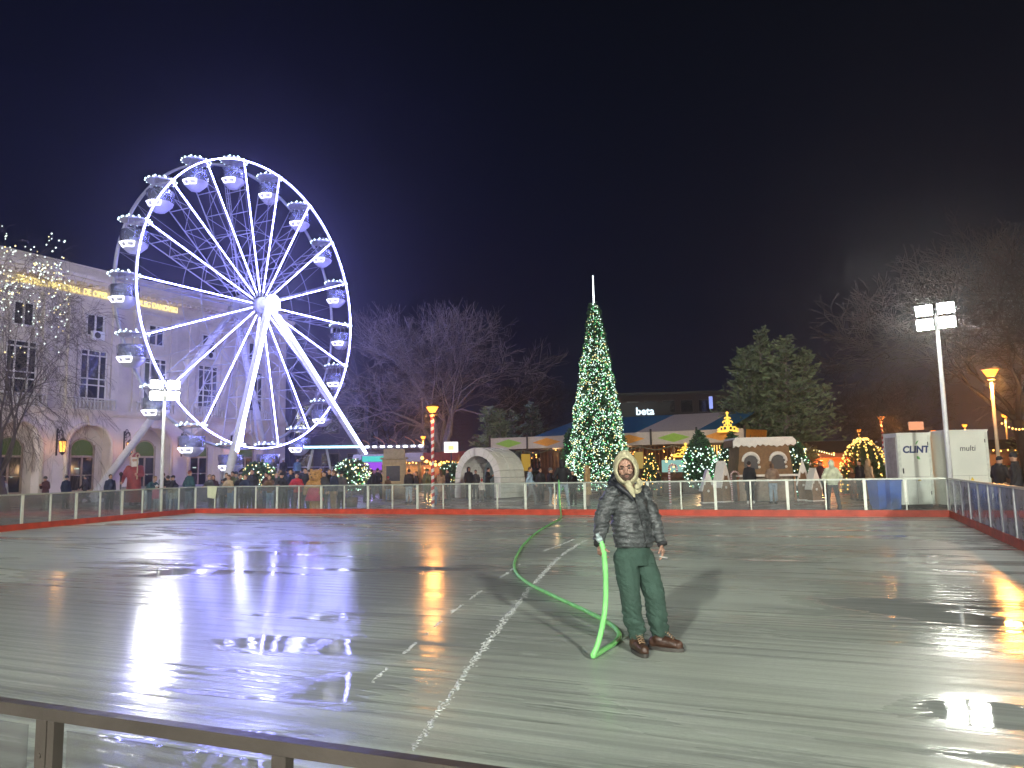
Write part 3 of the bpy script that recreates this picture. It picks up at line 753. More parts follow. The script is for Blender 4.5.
def leafmat(name, col, var=.5): return mat(name, col, .6, 0, var, 1.6)
def conifer(p, Hh, Rb, seed, m, label, stems=1, group=None):
    """real boughs: each a curved limb with drooping sprays of small needle faces"""
    rnd = random.Random(seed); o = empty('conifer', p, 0, label, 'tree', group)
    tr = MB(); lf = MB()
    for s_ in range(stems):
        bx_, by_ = (0, 0) if stems == 1 else (rnd.uniform(-.5, .5)*Rb, rnd.uniform(-.4, .4)*Rb)
        h = Hh * (1 if s_ == 0 else rnd.uniform(.78, .97)); R = Rb if stems == 1 else Rb*.72
        tr.tube([(0, 0, 0), (bx_*.6, by_*.6, h*.4), (bx_, by_, h*.98)], [.24, .14, .02], 6)
        nb = int(h*13)
        for k in range(nb):
            z = h*(.12 + .86*(k/nb)); L_ = R * (1 - ((z/h-.1)/.9)**1.25) * rnd.uniform(.55, 1.12) + .25
            a = rnd.uniform(0, 2*pi); c = clampt(z/(h*.4), 0, 1); x0, y0 = bx_*c*(.6 if z < h*.4 else .9), by_*c*(.6 if z < h*.4 else .9)
            rise = rnd.uniform(.15, .6)
            P = [Vector((x0+cos(a)*L_*t, y0+sin(a)*L_*t, z + rise*L_*t*t*.8)) for t in (0, .35, .7, 1)]
            tr.tube(P, [.035, .025, .015, .006], 3, cap=False)
            for j in range(int(10 + L_*11)):
                t = rnd.uniform(.12, 1.04); q = P[0].lerp(P[3], t); q.z = z + rise*L_*t*t*.8
                q += Vector((rnd.gauss(0, .13), rnd.gauss(0, .13), rnd.gauss(0, .09)))
                d = Vector((cos(a)+rnd.gauss(0, .5), sin(a)+rnd.gauss(0, .5), rnd.gauss(.25, .4))).normalized() * rnd.uniform(.16, .34)
                sd = d.cross(Vector((rnd.gauss(0, 1), rnd.gauss(0, 1), rnd.gauss(0, 1)))).normalized() * rnd.uniform(.045, .09)
                lf.add([q-sd, q+sd, q+d+sd*.4, q+d-sd*.4], [(0, 1, 2, 3)])
    tr.build('trunk', M_bark, o); lf.build('crown', m, o); return o
M_con = leafmat('conifer_needles', (.13, .17, .09)); M_con2 = leafmat('conifer_needles_blue', (.10, .15, .11))
conifer(PX(499, 58), 6.6, 2.2, 1, M_con, 'pale green conifer left of the pavilion roof, the shorter of the pair', 3)
conifer(PX(524, 64), 7.4, 2.2, 2, M_con2, 'darker taller conifer just right of the shorter pale one', 2)
conifer(PX(783, 50), 10.9, 4.1, 3, M_con, 'big bushy many topped conifer above the gingerbread hut', 5)
conifer(PX(1060, 47), 8.0, 3.0, 9, M_con, 'conifer beyond the right edge behind the street lamps', 2)
def shrub(p, rx_, ry_, rz_, seed, m, label, name='shrub', n=2600, z0=.3):
    rnd = random.Random(seed); o = empty(name, p, 0, label, 'shrub'); lf = MB(); st = MB()
    for k in range(9):
        a = rnd.uniform(0, 6.28); st.tube([(0, 0, 0), (cos(a)*rx_*.3, sin(a)*ry_*.3, rz_*.7+z0), (cos(a)*rx_*.8, sin(a)*ry_*.8, rz_*1.6+z0)], [.04, .03, .01], 4, cap=False)
    for k in range(n):
        v = Vector((rnd.gauss(0, 1), rnd.gauss(0, 1), rnd.gauss(0, 1))).normalized(); r = rnd.uniform(.6, 1.0) ** .5
        r *= .86 + .22*noise.noise(v*2.2 + Vector((seed, 0, 0)))
        q = Vector((v.x*rx_*r, v.y*ry_*r, z0 + rz_ + v.z*rz_*r)); d = (v + Vector((rnd.gauss(0, .6), rnd.gauss(0, .6), rnd.gauss(0, .6)))).normalized()*rnd.uniform(.08, .18)
        sd = d.orthogonal().normalized()*rnd.uniform(.025, .05); lf.add([q-sd, q+sd, q+d+sd*.5, q+d-sd*.5], [(0, 1, 2, 3)])
    st.build('stems', M_bark, o); lf.build('foliage', m, o); return o
shrub(PX(771, 38.5), 3.0, 1.4, 1.5, 4, leafmat('olive_leaves', (.16, .13, .055)), 'broad olive brown clipped bush rising behind the gingerbread hut roof', n=6500, z0=.15)

# lit greenery -----------------------------------------------------
def lights_on(pts, sz, rnd, mix=(.62, .86)):
    mb = MB()
    for q in pts:
        t = rnd.random(); mb.octa(q, rnd.uniform(*sz), 0 if t < mix[0] else (1 if t < mix[1] else 2))
    return mb
def profile_tree(p, prof, seed, label, cat, name, nl, nb, sz=(.025, .045), mix=(.55, .8), leaf=(.10, .22), mats=None, m=M_leaf, cap_z=None, group=None, spire=None, lx=1.0, bulge=.05):
    """prof: (radius, z) outline from bottom to top, filled with small leaf faces; bulbs sit on the outside"""
    rnd = random.Random(seed); o = empty(name, p, 0, label, cat, group)
    zs_ = [z for r, z in prof]; 
    def R_(z):
        for (ra, za), (rb, zb) in zip(prof, prof[1:]):
            if za <= z <= zb: return ra + (rb-ra)*(z-za)/max(1e-6, zb-za)
        return 0.
    rmax = max(r for r, z in prof)
    MB().cyl((0, 0, 0), (0, 0, zs_[0]+ (zs_[-1]-zs_[0])*.9), .10 if rmax > .8 else .05, .02, 8).build('trunk', M_bark, o)
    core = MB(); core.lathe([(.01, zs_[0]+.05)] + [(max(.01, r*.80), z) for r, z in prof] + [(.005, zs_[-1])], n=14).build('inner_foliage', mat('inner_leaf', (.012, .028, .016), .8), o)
    lf = MB(); k = 0
    while k < nl:
        z = rnd.uniform(zs_[0], zs_[-1]); r = R_(z)
        if rnd.random() > (r/rmax)*.95 + .05: continue
        k += 1; a = rnd.uniform(0, 6.283); rr = r*rnd.uniform(.78, 1.0) * (1 + bulge*2*noise.noise(Vector((cos(a)*2, sin(a)*2, z*1.3))))
        q = Vector((cos(a)*rr, sin(a)*rr, z)); d = Vector((cos(a)+rnd.gauss(0, .7), sin(a)+rnd.gauss(0, .7), rnd.gauss(-.1, .6))).normalized()*rnd.uniform(*leaf)
        sd = d.orthogonal().normalized()*rnd.uniform(.18, .34)*d.length; lf.add([q-sd, q+sd, q+d+sd*.4, q+d-sd*.4], [(0, 1, 2, 3)])
    lf.build('foliage', m, o)
    pts = []
    while len(pts) < nb:
        z = rnd.uniform(zs_[0], cap_z or zs_[-1]); r = R_(z)
        if rnd.random() > (r/rmax)*.92 + .08: continue
        a = rnd.uniform(0, 6.283); rr = r*lx + rnd.gauss(0.03, .03)
        if bulge > .1 and noise.noise(Vector((cos(a)*3, sin(a)*3, z*1.1))) < -.36: continue
        rr *= (1 + bulge*2*noise.noise(Vector((cos(a)*2, sin(a)*2, z*1.3))))
        pts.append((cos(a)*rr, sin(a)*rr, z))
    lights_on(pts, sz, rnd, mix).build('string_lights', mats or [M_bulbw, M_bulbg, M_bulby], o)
    return o
Yx = 41.
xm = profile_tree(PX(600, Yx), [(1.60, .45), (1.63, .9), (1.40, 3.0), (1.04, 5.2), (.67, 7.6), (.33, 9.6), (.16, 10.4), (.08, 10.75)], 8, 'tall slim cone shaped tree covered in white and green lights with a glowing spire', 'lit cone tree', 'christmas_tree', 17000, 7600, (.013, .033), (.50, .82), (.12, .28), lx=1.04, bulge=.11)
MB().cyl((0, 0, 10.7), (0, 0, 12.35), .035, .025, 6).build('spire', emis('spire_glow', (.9, .97, 1.0), 3.5), xm)
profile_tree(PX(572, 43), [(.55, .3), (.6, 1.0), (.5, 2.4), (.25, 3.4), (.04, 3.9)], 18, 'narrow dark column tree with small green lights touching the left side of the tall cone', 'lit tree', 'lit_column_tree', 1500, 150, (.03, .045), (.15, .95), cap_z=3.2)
ballp = [(.15, .68)] + [(.72*sin(pi*k/12), 1.58-.88*cos(pi*k/12)) for k in range(2, 12)] + [(.03, 2.5)]
BG = 'round evergreen balls covered in fairy lights'
def ball_tree(px, Y, s_, zc, seed, label, group=None, mats=None, nb=230, mix=(.55, .72)):
    pr = [(max(.02, s_*sin(pi*k/12)), zc - s_*cos(pi*k/12)) for k in range(1, 12)]
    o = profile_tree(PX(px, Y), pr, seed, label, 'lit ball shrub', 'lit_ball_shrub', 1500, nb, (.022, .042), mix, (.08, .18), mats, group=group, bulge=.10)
    MB().lathe([(.0, 0), (.26, 0), (.32, .45), (.27, .45), (.25, .4), (0, .4)], n=14).build('planter', mat('planter_grey', (.10, .09, .09), .7), o); return o
ball_tree(258, 35, .66, 1.52, 31, 'round evergreen ball with yellowish lights standing in the crowd under the wheel', BG, mix=(.35, .45), nb=150)
ball_tree(351.5, 35.2, .76, 1.50, 32, 'round evergreen ball thick with white lights at the foot of the right wheel leg', BG, nb=300)
ball_tree(451, 46, .62, 1.5, 33, 'dark pointed lit shrub just left of the igloo under the white square sign', BG, nb=90)
conep = [(.25, .55), (.62, .9), (.74, 1.5), (.66, 2.1), (.42, 2.6), (.22, 2.95), (.03, 3.25)]
CG = 'cone shaped evergreens with net lights by the gingerbread hut'
profile_tree(PX(702, 34.3), conep, 41, 'plump cone evergreen with white net lights and a bare pointed tip, nearer the candy cane', 'lit cone shrub', 'lit_cone_shrub', 2600, 330, (.022, .045), (.68, .88), (.08, .18), cap_z=2.45, group=CG)
profile_tree(PX(735, 36.2), conep, 42, 'cone evergreen with white net lights partly hidden by the left end of the gingerbread hut', 'lit cone shrub', 'lit_cone_shrub', 2200, 230, (.022, .045), (.68, .9), (.08, .18), cap_z=2.5, group=CG)
profile_tree(PX(798, 34.5), [(.5, .1), (.5, 1.6), (.38, 2.3), (.1, 2.75)], 43, 'lit evergreen column against the right wall of the gingerbread hut', 'lit shrub', 'lit_column_shrub', 1500, 200, (.022, .04), (.6, .75), (.08, .18))
profile_tree(PX(652, 47), [(.75, .2), (.62, .8), (.35, 1.7), (.03, 2.5)], 44, 'small evergreen with yellow lights inside the dark pavilion, right of the hooded man', 'lit tree', 'small_lit_tree', 1200, 130, (.03, .045), (.0, .12), mats=[M_bulby, M_bulbg, M_amber])
# light dome
dm = empty('light_dome', PX(866, 37.5), 0, 'tall dome of warm yellow lights over an evergreen, left of the white cooling units', 'light dome')
rnd = random.Random(9); fr3 = MB(); pts = []
for k in range(14):
    a = 2*pi*k/14; P = [(1.22*cos(a)*sin(t), 1.22*sin(a)*sin(t), .1 + 2.75*cos(t)) for t in [pi/2*j/10 for j in range(11)]]
    P[0] = (.02*cos(a), .02*sin(a), 2.85)
    fr3.tube(P, .012, 4, cap=False)
    for j in range(26):
        t = pi/2*rnd.uniform(.08, 1); pts.append((1.24*cos(a)*sin(t)+rnd.gauss(0, .03), 1.24*sin(a)*sin(t)+rnd.gauss(0, .03), .1+2.75*cos(t)))
fr3.build('hoop_frame', M_dark, dm)
lights_on(pts, (.03, .055), rnd, (.1, .12)).build('string_lights', [M_bulby, M_bulbg, emis('bulb_gold', (1.0, .58, .12), 1.8)], dm)
lf = MB()
for k in range(2600):
    v = Vector((rnd.gauss(0, 1), rnd.gauss(0, 1), abs(rnd.gauss(0, 1)))).normalized()*rnd.uniform(.6, 1)
    q = Vector((v.x*1.05, v.y*1.05, .1+v.z*2.5)); d = v.normalized()*.16; sd = d.orthogonal().normalized()*.05; lf.add([q-sd, q+sd, q+d], [(0, 1, 2)])
lf.build('foliage', M_leaf, dm)

# ------------------------------------------------------------------ street lamps
def street_lamp(px, Y, py, label, striped=False, en=260, group='orange street lamps'):
    p = PX(px, Y); h = ZH(px, py, Y)
    o = empty('street_lamp', p, 0, label, 'street lamp', group)
    if striped:
        mb = MB(); n = 26; hh = h - .35
        for k in range(n):      # red and white barber stripe, wound
            z0 = hh*k/n; mb.cyl((0, 0, z0), (0, 0, z0+hh/n), .075, n=10, mi=k % 2, cap=False)
        mb.v = [(x, y, z + .10*atan2(y, x)/pi) for x, y, z in mb.v]
        mb.build('pole', [mat('stripe_white', (.7, .68, .66), .4), mat('stripe_red', (.5, .03, .03), .4)], o)
    else:
        MB().lathe([(0, 0), (.14, 0), (.13, .5), (.075, .6)], n=10).cyl((0, 0, .55), (0, 0, h-.3), .07, .05, 10).build('pole', mat('lamp_pole', (.42, .36, .26), .5, 0, .12), o)
    MB().lathe([(.05, h-.34), (.12, h-.32), (.13, h-.28), (0, h-.28)], n=12).lathe([(.33, h+.06), (.35, h+.09), (.2, h+.15), (.02, h+.17)], n=16).build('lamp_hood', mat('lamp_hood', (.10, .06, .03), .5), o)
    MB().lathe([(.01, h-.20), (.13, h-.20), (.27, h+.04), (.01, h+.05)], n=16).build('lamp_glass', emis('sodium_glow', (1.0, .27, .025), 3.6), o)
    l = bpy.data.lights.new('lamp_light', 'POINT'); l.energy = en; l.color = (1, .40, .09); l.shadow_soft_size = .25
    lo = bpy.data.objects.new('lamp_light', l); COL.objects.link(lo); lo.parent = o; lo.location = (0, -.0, h-.42)
    return o
street_lamp(433, 34.5, 408, 'orange lamp on a red and white striped pole left of the igloo', True, 220)
street_lamp(423.5, 78, 437, 'small distant orange lamp just left of the striped pole')
street_lamp(1002.5, 28.5, 371, 'tall orange street lamp with a tan pole right of the white cooling units', False, 620)
street_lamp(886, 58, 417, 'orange lamp on a striped pole behind the light dome', True, 400)
street_lamp(862, 80, 430, 'small far orange lamp above the light dome')
street_lamp(1011, 60, 415, 'small orange lamp at the right edge, right of the tall tan pole')
street_lamp(969, 85, 425, 'faint far orange lamp just above the second cooling unit')
street_lamp(509, 78, 438, 'low orange lamp peeping over the left end of the pavilion roof')
street_lamp(937, 88, 431, 'far orange lamp just above the gap between the cooling units', en=150)

# ------------------------------------------------------------------ pavilion with patterned fascia
pvL = PX(490, 52, 3.4); pvR = PX(745, 44.5, 3.4); d = pvR - pvL; PW = sqrt(d.x**2 + d.y**2); prz = atan2(d.y, d.x)
pv = empty('market_pavilion', (pvL.x, pvL.y, 0), prz, 'long market pavilion with blue and cream roof and green and orange diamonds along its fascia', 'pavilion')
M_cream = mat('cream_canvas', (.50, .42, .36), .7, 0, .08); M_blue = mat('blue_canvas', (.015, .13, .24), .6, 0, .15)
M_or = mat('orange_canvas', (.75, .30, .03), .6, 0, .08); M_gr = mat('green_canvas', (.26, .44, .04), .6, 0, .08)
zf0, zf1 = 3.05, 3.72
MB().bx(0, PW, 0, .08, zf0, zf1).bx(-.02, PW+.02, -.03, .11, zf1, zf1+.06).bx(-.02, PW+.02, -.03, .11, zf0-.06, zf0).build('fascia', M_cream, pv)
ns = 6
for i in range(ns+1): MB().bx(PW*i/ns-.06, PW*i/ns+.06, -.06, .0-.002, zf0-.1, zf1+.25).build('fascia_post', M_dark, pv)
for i in range(ns):
    c = PW*(i+.5)/ns; q = PW/ns*.36; zc = (zf0+zf1)/2
    MB().prism([(c-q, zc), (c, zf0+.05), (c+q, zc), (c, zf1-.05)], -.012, -.003).build('diamond', (M_gr if i % 2 == 0 else M_or), pv)
# short returns at both ends, flared
MB().add([(PW, 0, zf0), (PW+.9, 2.2, zf0), (PW+1.0, 2.1, zf1), (PW+.1, -.03, zf1), (PW, .06, zf0), (PW+.86, 2.26, zf0), (PW+.96, 2.16, zf1), (PW+.1, .03, zf1)], [(0,1,2,3),(7,6,5,4),(0,4,5,1),(1,5,6,2),(2,6,7,3),(3,7,4,0)]).build('end_fascia', M_or, pv)
MB().add([(0, 0, zf0), (-.7, 1.6, zf0), (-.75, 1.55, zf1), (-.02, -.03, zf1), (0, .06, zf0), (-.66, 1.66, zf0), (-.7, 1.6, zf1), (0, .03, zf1)], [(3,2,1,0),(4,5,6,7),(0,1,5,4),(1,2,6,5),(2,3,7,6),(3,0,4,7)]).build('end_fascia', M_cream, pv)
# folded roof panels, alternating colours
rp = [(.18, .30, 0), (.30, .36, 1), (.36, .44, 0), (.44, .53, 0), (.53, .60, 0), (.60, .83, 1), (.83, .93, 0)]
for a_, b_, c_ in rp:
    x0, x1 = PW*a_, PW*b_; sh = 1.1
    MB().add([(x0, .12, zf1+.02), (x1, .12, zf1+.02), (x1+sh, 6.5, 5.25), (x0+sh, 6.5, 5.25), (x0, .12, zf1-.04), (x1, .12, zf1-.04), (x1+sh, 6.5, 5.19), (x0+sh, 6.5, 5.19)], [(0,1,2,3),(7,6,5,4),(0,4,5,1),(1,5,6,2),(2,6,7,3),(3,7,4,0)]).build('roof_panel', M_cream if c_ else M_blue, pv)
MB().bx(.1, PW-.1, .15, 8.5, 3.0, 3.04).build('ceiling', M_dark, pv)
MB().bx(.1, PW-.1, 8.4, 8.5, 0, 2.99).build('back_wall', mat('reddish_boards', (.09, .04, .026), .7, 0, .4, 3), pv)
for i in range(9):
    x = .3 + (PW-.6)*i/8; MB().bx(x-.07, x+.07, .3, .44, 0, 2.99).build('post', M_wood, pv)
mb = MB(); x = .2
while x < PW-.2: mb.bx(x, x+.05, 5.0, 5.04, 1.7, 2.99); x += .28
mb.build('slat_screen', mat('slats', (.14, .07, .035), .7), pv)
g = MB()
for k in range(8):
    x0 = .3+(PW-.6)*k/8; x1 = .3+(PW-.6)*(k+1)/8
    P = [(x0+(x1-x0)*t/8, .25, 2.92 - .26*sin(pi*t/8)) for t in range(9)]; g.tube(P, .035, 5)
g.build('garland', mat('garland', (.14, .16, .12), .8), pv)
rnd = random.Random(5)
bl = MB()
for k in range(60): bl.octa((rnd.uniform(.5, PW-.5), rnd.uniform(1, 8), rnd.uniform(2.2, 2.9)), rnd.uniform(.03, .06))
bl.build('ceiling_bulbs', M_warm, pv)
for x, e_ in ((PW*.2, 90), (PW*.5, 90), (PW*.8, 160)):
    l = bpy.data.lights.new('pavilion_light', 'POINT'); l.energy = e_; l.color = (1, .6, .28); l.shadow_soft_size = .3
    lo = bpy.data.objects.new('pavilion_light', l); COL.objects.link(lo); lo.parent = pv; lo.location = (x, 3.5, 2.6)
# gold filigree crown on the roof
def filigree(p, W_, Hh, label):
    o = MB()
    o.tube([(0, 0, 0), (0, 0, Hh)], .05, 6); o.ball((0, 0, Hh), .09, 8, 6); o.tube([(-W_/2, 0, 0), (W_/2, 0, 0)], .05, 6)
    for s_ in (-1, 1):
        for cx, cz, rr in ((.32, .28, .24), (.72, .22, .22), (.34, .78, .20), (.18, 1.15, .15), (1.02, .15, .13)):
            k = W_/2.4
            o.tube([(s_*(cx*k + cos(2*pi*t/14)*rr*k*(1-.3*t/14)), 0, (cz + sin(2*pi*t/14)*rr*(1-.3*t/14))*Hh/1.7) for t in range(13)], .04, 5)
    ob = o.build('gold_light_ornament', emis('gold_rope', (1.0, .55, .08), 1.1), None, p)
    return tag(ob, label, 'light ornament')
filigree(PX(728, 44.2, ZH(728, 431.5, 44.2)), 1.25, 1.1, 'glowing golden filigree pyramid on top of the right end of the pavilion roof')
# glowing chandelier and ice blue counter under the right end
filigree(PX(686, 46, 2.2), 1.6, .75, 'glowing golden scrollwork hanging under the pavilion beside the big cone evergreen')
st = empty('counter_stall', PX(684, 46.5), 0, 'pale blue lit market counter with amber lights under the pavilion, behind the candy cane', 'stall')
MB().bx(-1.3, 1.3, -.4, .4, 0, .95).build('counter', M_wood, st); MB().bx(-1.3, .9, -.1, 0, 1.25, 2.0).build('menu_board', emis('ice_blue_panel', (.45, .85, .75), .35), st)
mb = MB(); rnd = random.Random(1)
for k in range(26): mb.octa((rnd.uniform(-1.2, 1.2), -.45, rnd.uniform(1.0, 2.3)), rnd.uniform(.04, .08))
mb.build('bulbs', M_amber, st)
cur = empty('light_curtain', PX(722, 45.2), 0, 'curtain of vertical amber light strings beneath the pavilion right end', 'light curtain')
mb = MB()
for k in range(9):
    x = -.65 + k*.16
    for z in range(14): mb.octa((x, 0, 1.75+.08*z), .03)
mb.build('string_lights', M_amber, cur); MB().cyl((-.8, 0, 2.95), (.8, 0, 2.95), .03, n=5).build('rail', M_dark, cur)
for px, yy, lb_, cc in ((526.5, 47, 'small yellow upright banner in the pavilion beside the igloo', (1.0, .62, .10)), (640, 47.5, 'dim yellow glowing sign deep in the pavilion', (1.0, .7, .2))):
    o = empty('lit_banner', PX(px, yy), 0, lb_, 'banner'); MB().bx(-.28, .28, -.03, .03, 1.5, 2.55).build('sign_face', emis('yellow_panel'+str(px), cc, .22), o); MB().cyl((0, .05, 0), (0, .05, 2.5), .03, n=6).build('pole', M_black, o)

# ------------------------------------------------------------------ igloo of white blocks
ig = empty('igloo_arch', PX(490, 44.5), radians(-38), 'white barrel shaped igloo made of stacked blocks with a dark arched opening', 'igloo')
mb = MB(); Ro, Ri, hs = 1.75, 1.28, 1.15; Ln = 2.3; nA = 13; nL = 5; rnd = random.Random(2)
for j in range(nL):
    y0 = -Ln/2 + Ln*j/nL + .012; y1 = -Ln/2 + Ln*(j+1)/nL - .012
    for s_ in (-1, 1):
        for k in range(4):
            z0 = hs*k/4+.01; z1 = hs*(k+1)/4-.01; g = rnd.uniform(-.02, .02); mb.bx(s_*Ri, s_*(Ro+g), y0, y1, z0, z1)
    for k in range(nA):
        a0 = pi*k/nA+.008; a1 = pi*(k+1)/nA-.008; ro = Ro + rnd.uniform(-.03, .03); P = []
        for y in (y0, y1):
            for a, r in ((a0, Ri), (a1, Ri), (a1, ro), (a0, ro)): P.append((cos(a)*r, y, hs+sin(a)*r))
        mb.add(P, [(0,1,2,3),(7,6,5,4),(0,4,5,1),(1,5,6,2),(2,6,7,3),(3,7,4,0)])
mb.build('block_shell', mat('styrofoam_blocks', (.80, .79, .74), .8, 0, .06, 3, .25, 20), ig)
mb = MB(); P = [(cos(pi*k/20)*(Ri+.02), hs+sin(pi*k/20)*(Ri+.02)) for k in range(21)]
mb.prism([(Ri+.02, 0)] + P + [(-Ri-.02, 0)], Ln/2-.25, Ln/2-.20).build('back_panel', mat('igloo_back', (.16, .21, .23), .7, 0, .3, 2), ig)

# ------------------------------------------------------------------ gingerbread hut
gh = empty('gingerbread_hut', PX(767, 33.6), radians(-3), 'brown gingerbread style market hut with white icing along its roof and two hatches', 'market hut')
W_ = 1.27
MB().bx(-W_+.08, W_-.08, .0, 2.0, .0, 1.15).build('base_wall', mat('pale_boards', (.26, .20, .15), .7, 0, .3, 6), gh)
wl = MB(); wl.prism([(-W_+.05, 1.15), (W_-.05, 1.15), (W_-.2, 2.5), (-W_+.2, 2.5)], -.02, 2.0).build('wall', M_brown, gh)
for cx in (-.62, .58):
    MB().prism([(cx-.3, 1.4)] + [(cx+.3*cos(pi-pi*k/10), 1.75+.28*sin(pi*k/10)) for k in range(11)] + [(cx+.3, 1.4)], -.035, -.022).build('hatch', mat('hatch_dark', (.05, .045, .045), .5), gh)
    mb = MB(); P = [(cx+.36*cos(pi-pi*k/12), -.05, 1.75+.36*sin(pi*k/12)) for k in range(13)]; mb.tube(P, [.05+.04*sin(pi*k/12) for k in range(13)], 7).build('icing_arch', M_snow, gh)
sh = MB().bx(-W_-.05, W_+.05, -.32, -.02, 1.08, 1.17); sh.build('counter_shelf', M_snow, gh)
rb = MB(); top = 2.78
pts = [(-W_-.1+.1, top)] ; rnd = random.Random(4); pts = [(-W_-.12, top-.1), (-W_-.02, top), (W_+.02, top), (W_+.12, top-.12)]; n = 23
for k in range(n+1):
    x = W_+.12 - (2*W_+.24)*k/n; pts.append((x, top-.24 - (.09 if k % 2 else .0) - rnd.uniform(0, .10)))
rb.prism(pts, -.14, -.04).build('icing_drip', M_snow, gh)
MB().prism([(-W_-.08, 2.42), (W_+.08, 2.42), (W_, 2.74), (-W_, 2.74)], -.038, 2.1).build('roof', M_brown, gh)
MB().prism([(-W_-.02, 2.745), (W_+.02, 2.745), (W_, 2.83), (-W_, 2.83)], -.09, 2.1).build('roof_snow', M_snow, gh)
for s_ in (-1, 1): MB().cyl((s_*(W_-.02), -.05, 0), (s_*(W_-.02), -.05, 1.08), .05, n=8).build('corner_post', mat('orange_edge', (.4, .17, .06), .6), gh)
mb = MB()
for cx in (-.32, .86):
    for k in range(3): mb.ball((cx+.03*k, -.05, 1.9-.2*k), .06, 8, 6)
mb.build('icing_dots', M_snow, gh)

# little snow capped cottages
def cottage(px, Y, h, w_, label, rz_=0.):
    o = empty('mini_cottage', PX(px, Y), rz_, label, 'mini cottage', 'small snow capped gingerbread cottages')
    MB().prism([(-w_*.36, 0), (w_*.36, 0), (w_*.42, h*.42), (0, h*.93), (-w_*.42, h*.42)], -w_*.3, w_*.3).build('wall', M_brown, o)
    P = [(0, h), (w_*.50, h*.40), (w_*.46, h*.33), (w_*.36, h*.42), (w_*.29, h*.55), (w_*.22, h*.53), (w_*.14, h*.68), (w_*.06, h*.64)]
    full = P + [(-x, z) for x, z in P[:0:-1]]
    fb = MB(); fb.prism(full, -w_*.33, -w_*.30)
    for s_ in (-1, 1):
        q_ = [(0, h), (s_*w_*.52, h*.38), (s_*w_*.49, h*.35), (0, h*.95)]; fb.prism(q_ if s_ > 0 else q_[::-1], -w_*.299, w_*.34)
    fb.build('snow_roof', M_snow, o)
    MB().ball((0, -w_*.3, h*.36), (w_*.09, .03, w_*.09), 10, 6).build('round_window', M_snow, o)
    MB().bx(-w_*.5, w_*.5, -w_*.45, w_*.4, 0, .05).build('snow_base', M_snow, o)
    return o
cottage(708, 32.6, 1.45, .62, 'smaller snow capped cottage in front of the plump cone evergreen')
cottage(723, 33.2, 1.80, .72, 'taller snow capped cottage just left of the gingerbread hut', radians(35))
cottage(804.5, 33.4, 1.85, .6, 'taller snow capped cottage right of the gingerbread hut', radians(-20))
cottage(814.5, 32.4, 1.42, .60, 'smaller snow capped cottage beside the person in the cream puffer', radians(20))
# candy canes
def cane(px, Y, h, r, label, flip=1, group=None, lit=True):
    o = empty('candy_cane', PX(px, Y), 0, label, 'candy cane', group)
    P = [(0, 0, h*k/14*.86) for k in range(15)] + [(flip*(.17-.17*cos(pi*k/8)), 0, h*.86 + .17*sin(pi*k/8)) for k in range(1, 9)] + [(flip*.34, 0, h*.86-.12)]
    L_ = []; 
    for a_, b_ in zip(P, P[1:]):
        for t in range(2): L_.append(tuple(a_[i] + (b_[i]-a_[i])*t/2 for i in range(3)))
    L_.append(P[-1]); mb = MB()
    for k in range(len(L_)-1): mb.cyl(L_[k], L_[k+1], r, n=8, mi=k % 2)
    mb.build('striped_cane', [mat('cane_white', (.75, .74, .74), .35), mat('cane_red', (.45, .10, .10), .35)], o); return o
cane(670.5, 32.4, 1.75, .045, 'red and white candy cane standing alone right of the hooded man')
cane(732.5, 32.9, 1.35, .035, 'small candy cane prop between the cottage and the gingerbread hut')

# ------------------------------------------------------------------ cooling units
M_pan2 = mat('ivory_panel', (.70, .72, .64), .45, 0, .06, 1)
def cooling_unit(pxa, pxb, Y, ytop, label, D_, txt, col, tsz, tz, tx, rz_=0.):
    a = PX(pxa, Y); b_ = PX(pxb, Y); W_ = b_.x - a.x; h = ZH((pxa+pxb)/2, ytop, Y)
    o = empty('cooling_unit', ((a.x+b_.x)/2, Y, 0), rz_, label, 'cooling unit', None)
    MB().bx(-W_/2, W_/2, 0, D_, .12, h).build('cabinet', M_pan2, o)
    MB().bx(-W_/2+.05, W_/2-.05, .06, D_-.05, 0, .118).build('skid', M_black, o)
    MB().bx(-W_/2-.02, W_/2+.02, -.03, D_+.02, h, h+.05).build('top_cap', M_pan2, o)
    MB().bx(-W_/2+.012, -W_/2+.10, -.02, -.001, .2, h-.05).bx(W_/2-.10, W_/2-.012, -.02, -.001, .2, h-.05).build('edge_trim', mat('ivory_trim', (.60, .62, .55), .4), o)
    mb = MB()
    for k in range(9 if col == 'b' else 0): mb.bx(-W_/2-.022, -W_/2-.002, .1+(D_-.2)*k/9, .1+(D_-.2)*(k+.6)/9, .3, h-.1)
    if col == 'b': mb.build('side_ribs', mat('grey_ribs', (.30, .27, .26), .5), o)
    mb = MB()
    for zz in (.45, h-.4): mb.bx(W_/2-.125, W_/2-.105, -.03, -.002, zz, zz+.12)
    mb.bx(-W_/2+.13, -W_/2+.16, -.04, -.002, 1.2, 1.38).build('hinge', M_black, o)
    MB().bx(-W_/2+.11, W_/2-.11, -.004, -.0005, h*.42, h*.42+.008).bx(-.004, .004, -.004, -.0006, .15, h*.42).build('panel_seam', mat('seam_grey', (.22, .22, .20), .6), o)
    # yellow warning triangle
    tb_ = MB().prism([(-.07, .93), (.07, .93), (0, 1.05)], -.008, -.003).build('warning_sticker', mat('warning_yellow', (.7, .5, .03), .5), o); tb_.location.x = .1
    me = text_mesh(txt, tsz, .004, .012 if col == 'b' else .0, 'CENTER', .12); ob = bpy.data.objects.new('lettering', me); COL.objects.link(ob)
    me.materials.append(mat('navy_ink', (.01, .03, .12), .5) if col == 'b' else mat('grey_ink', (.05, .05, .06), .5)); ob.parent = o; ob.location = (tx, -.010, tz)
    return o, W_, h
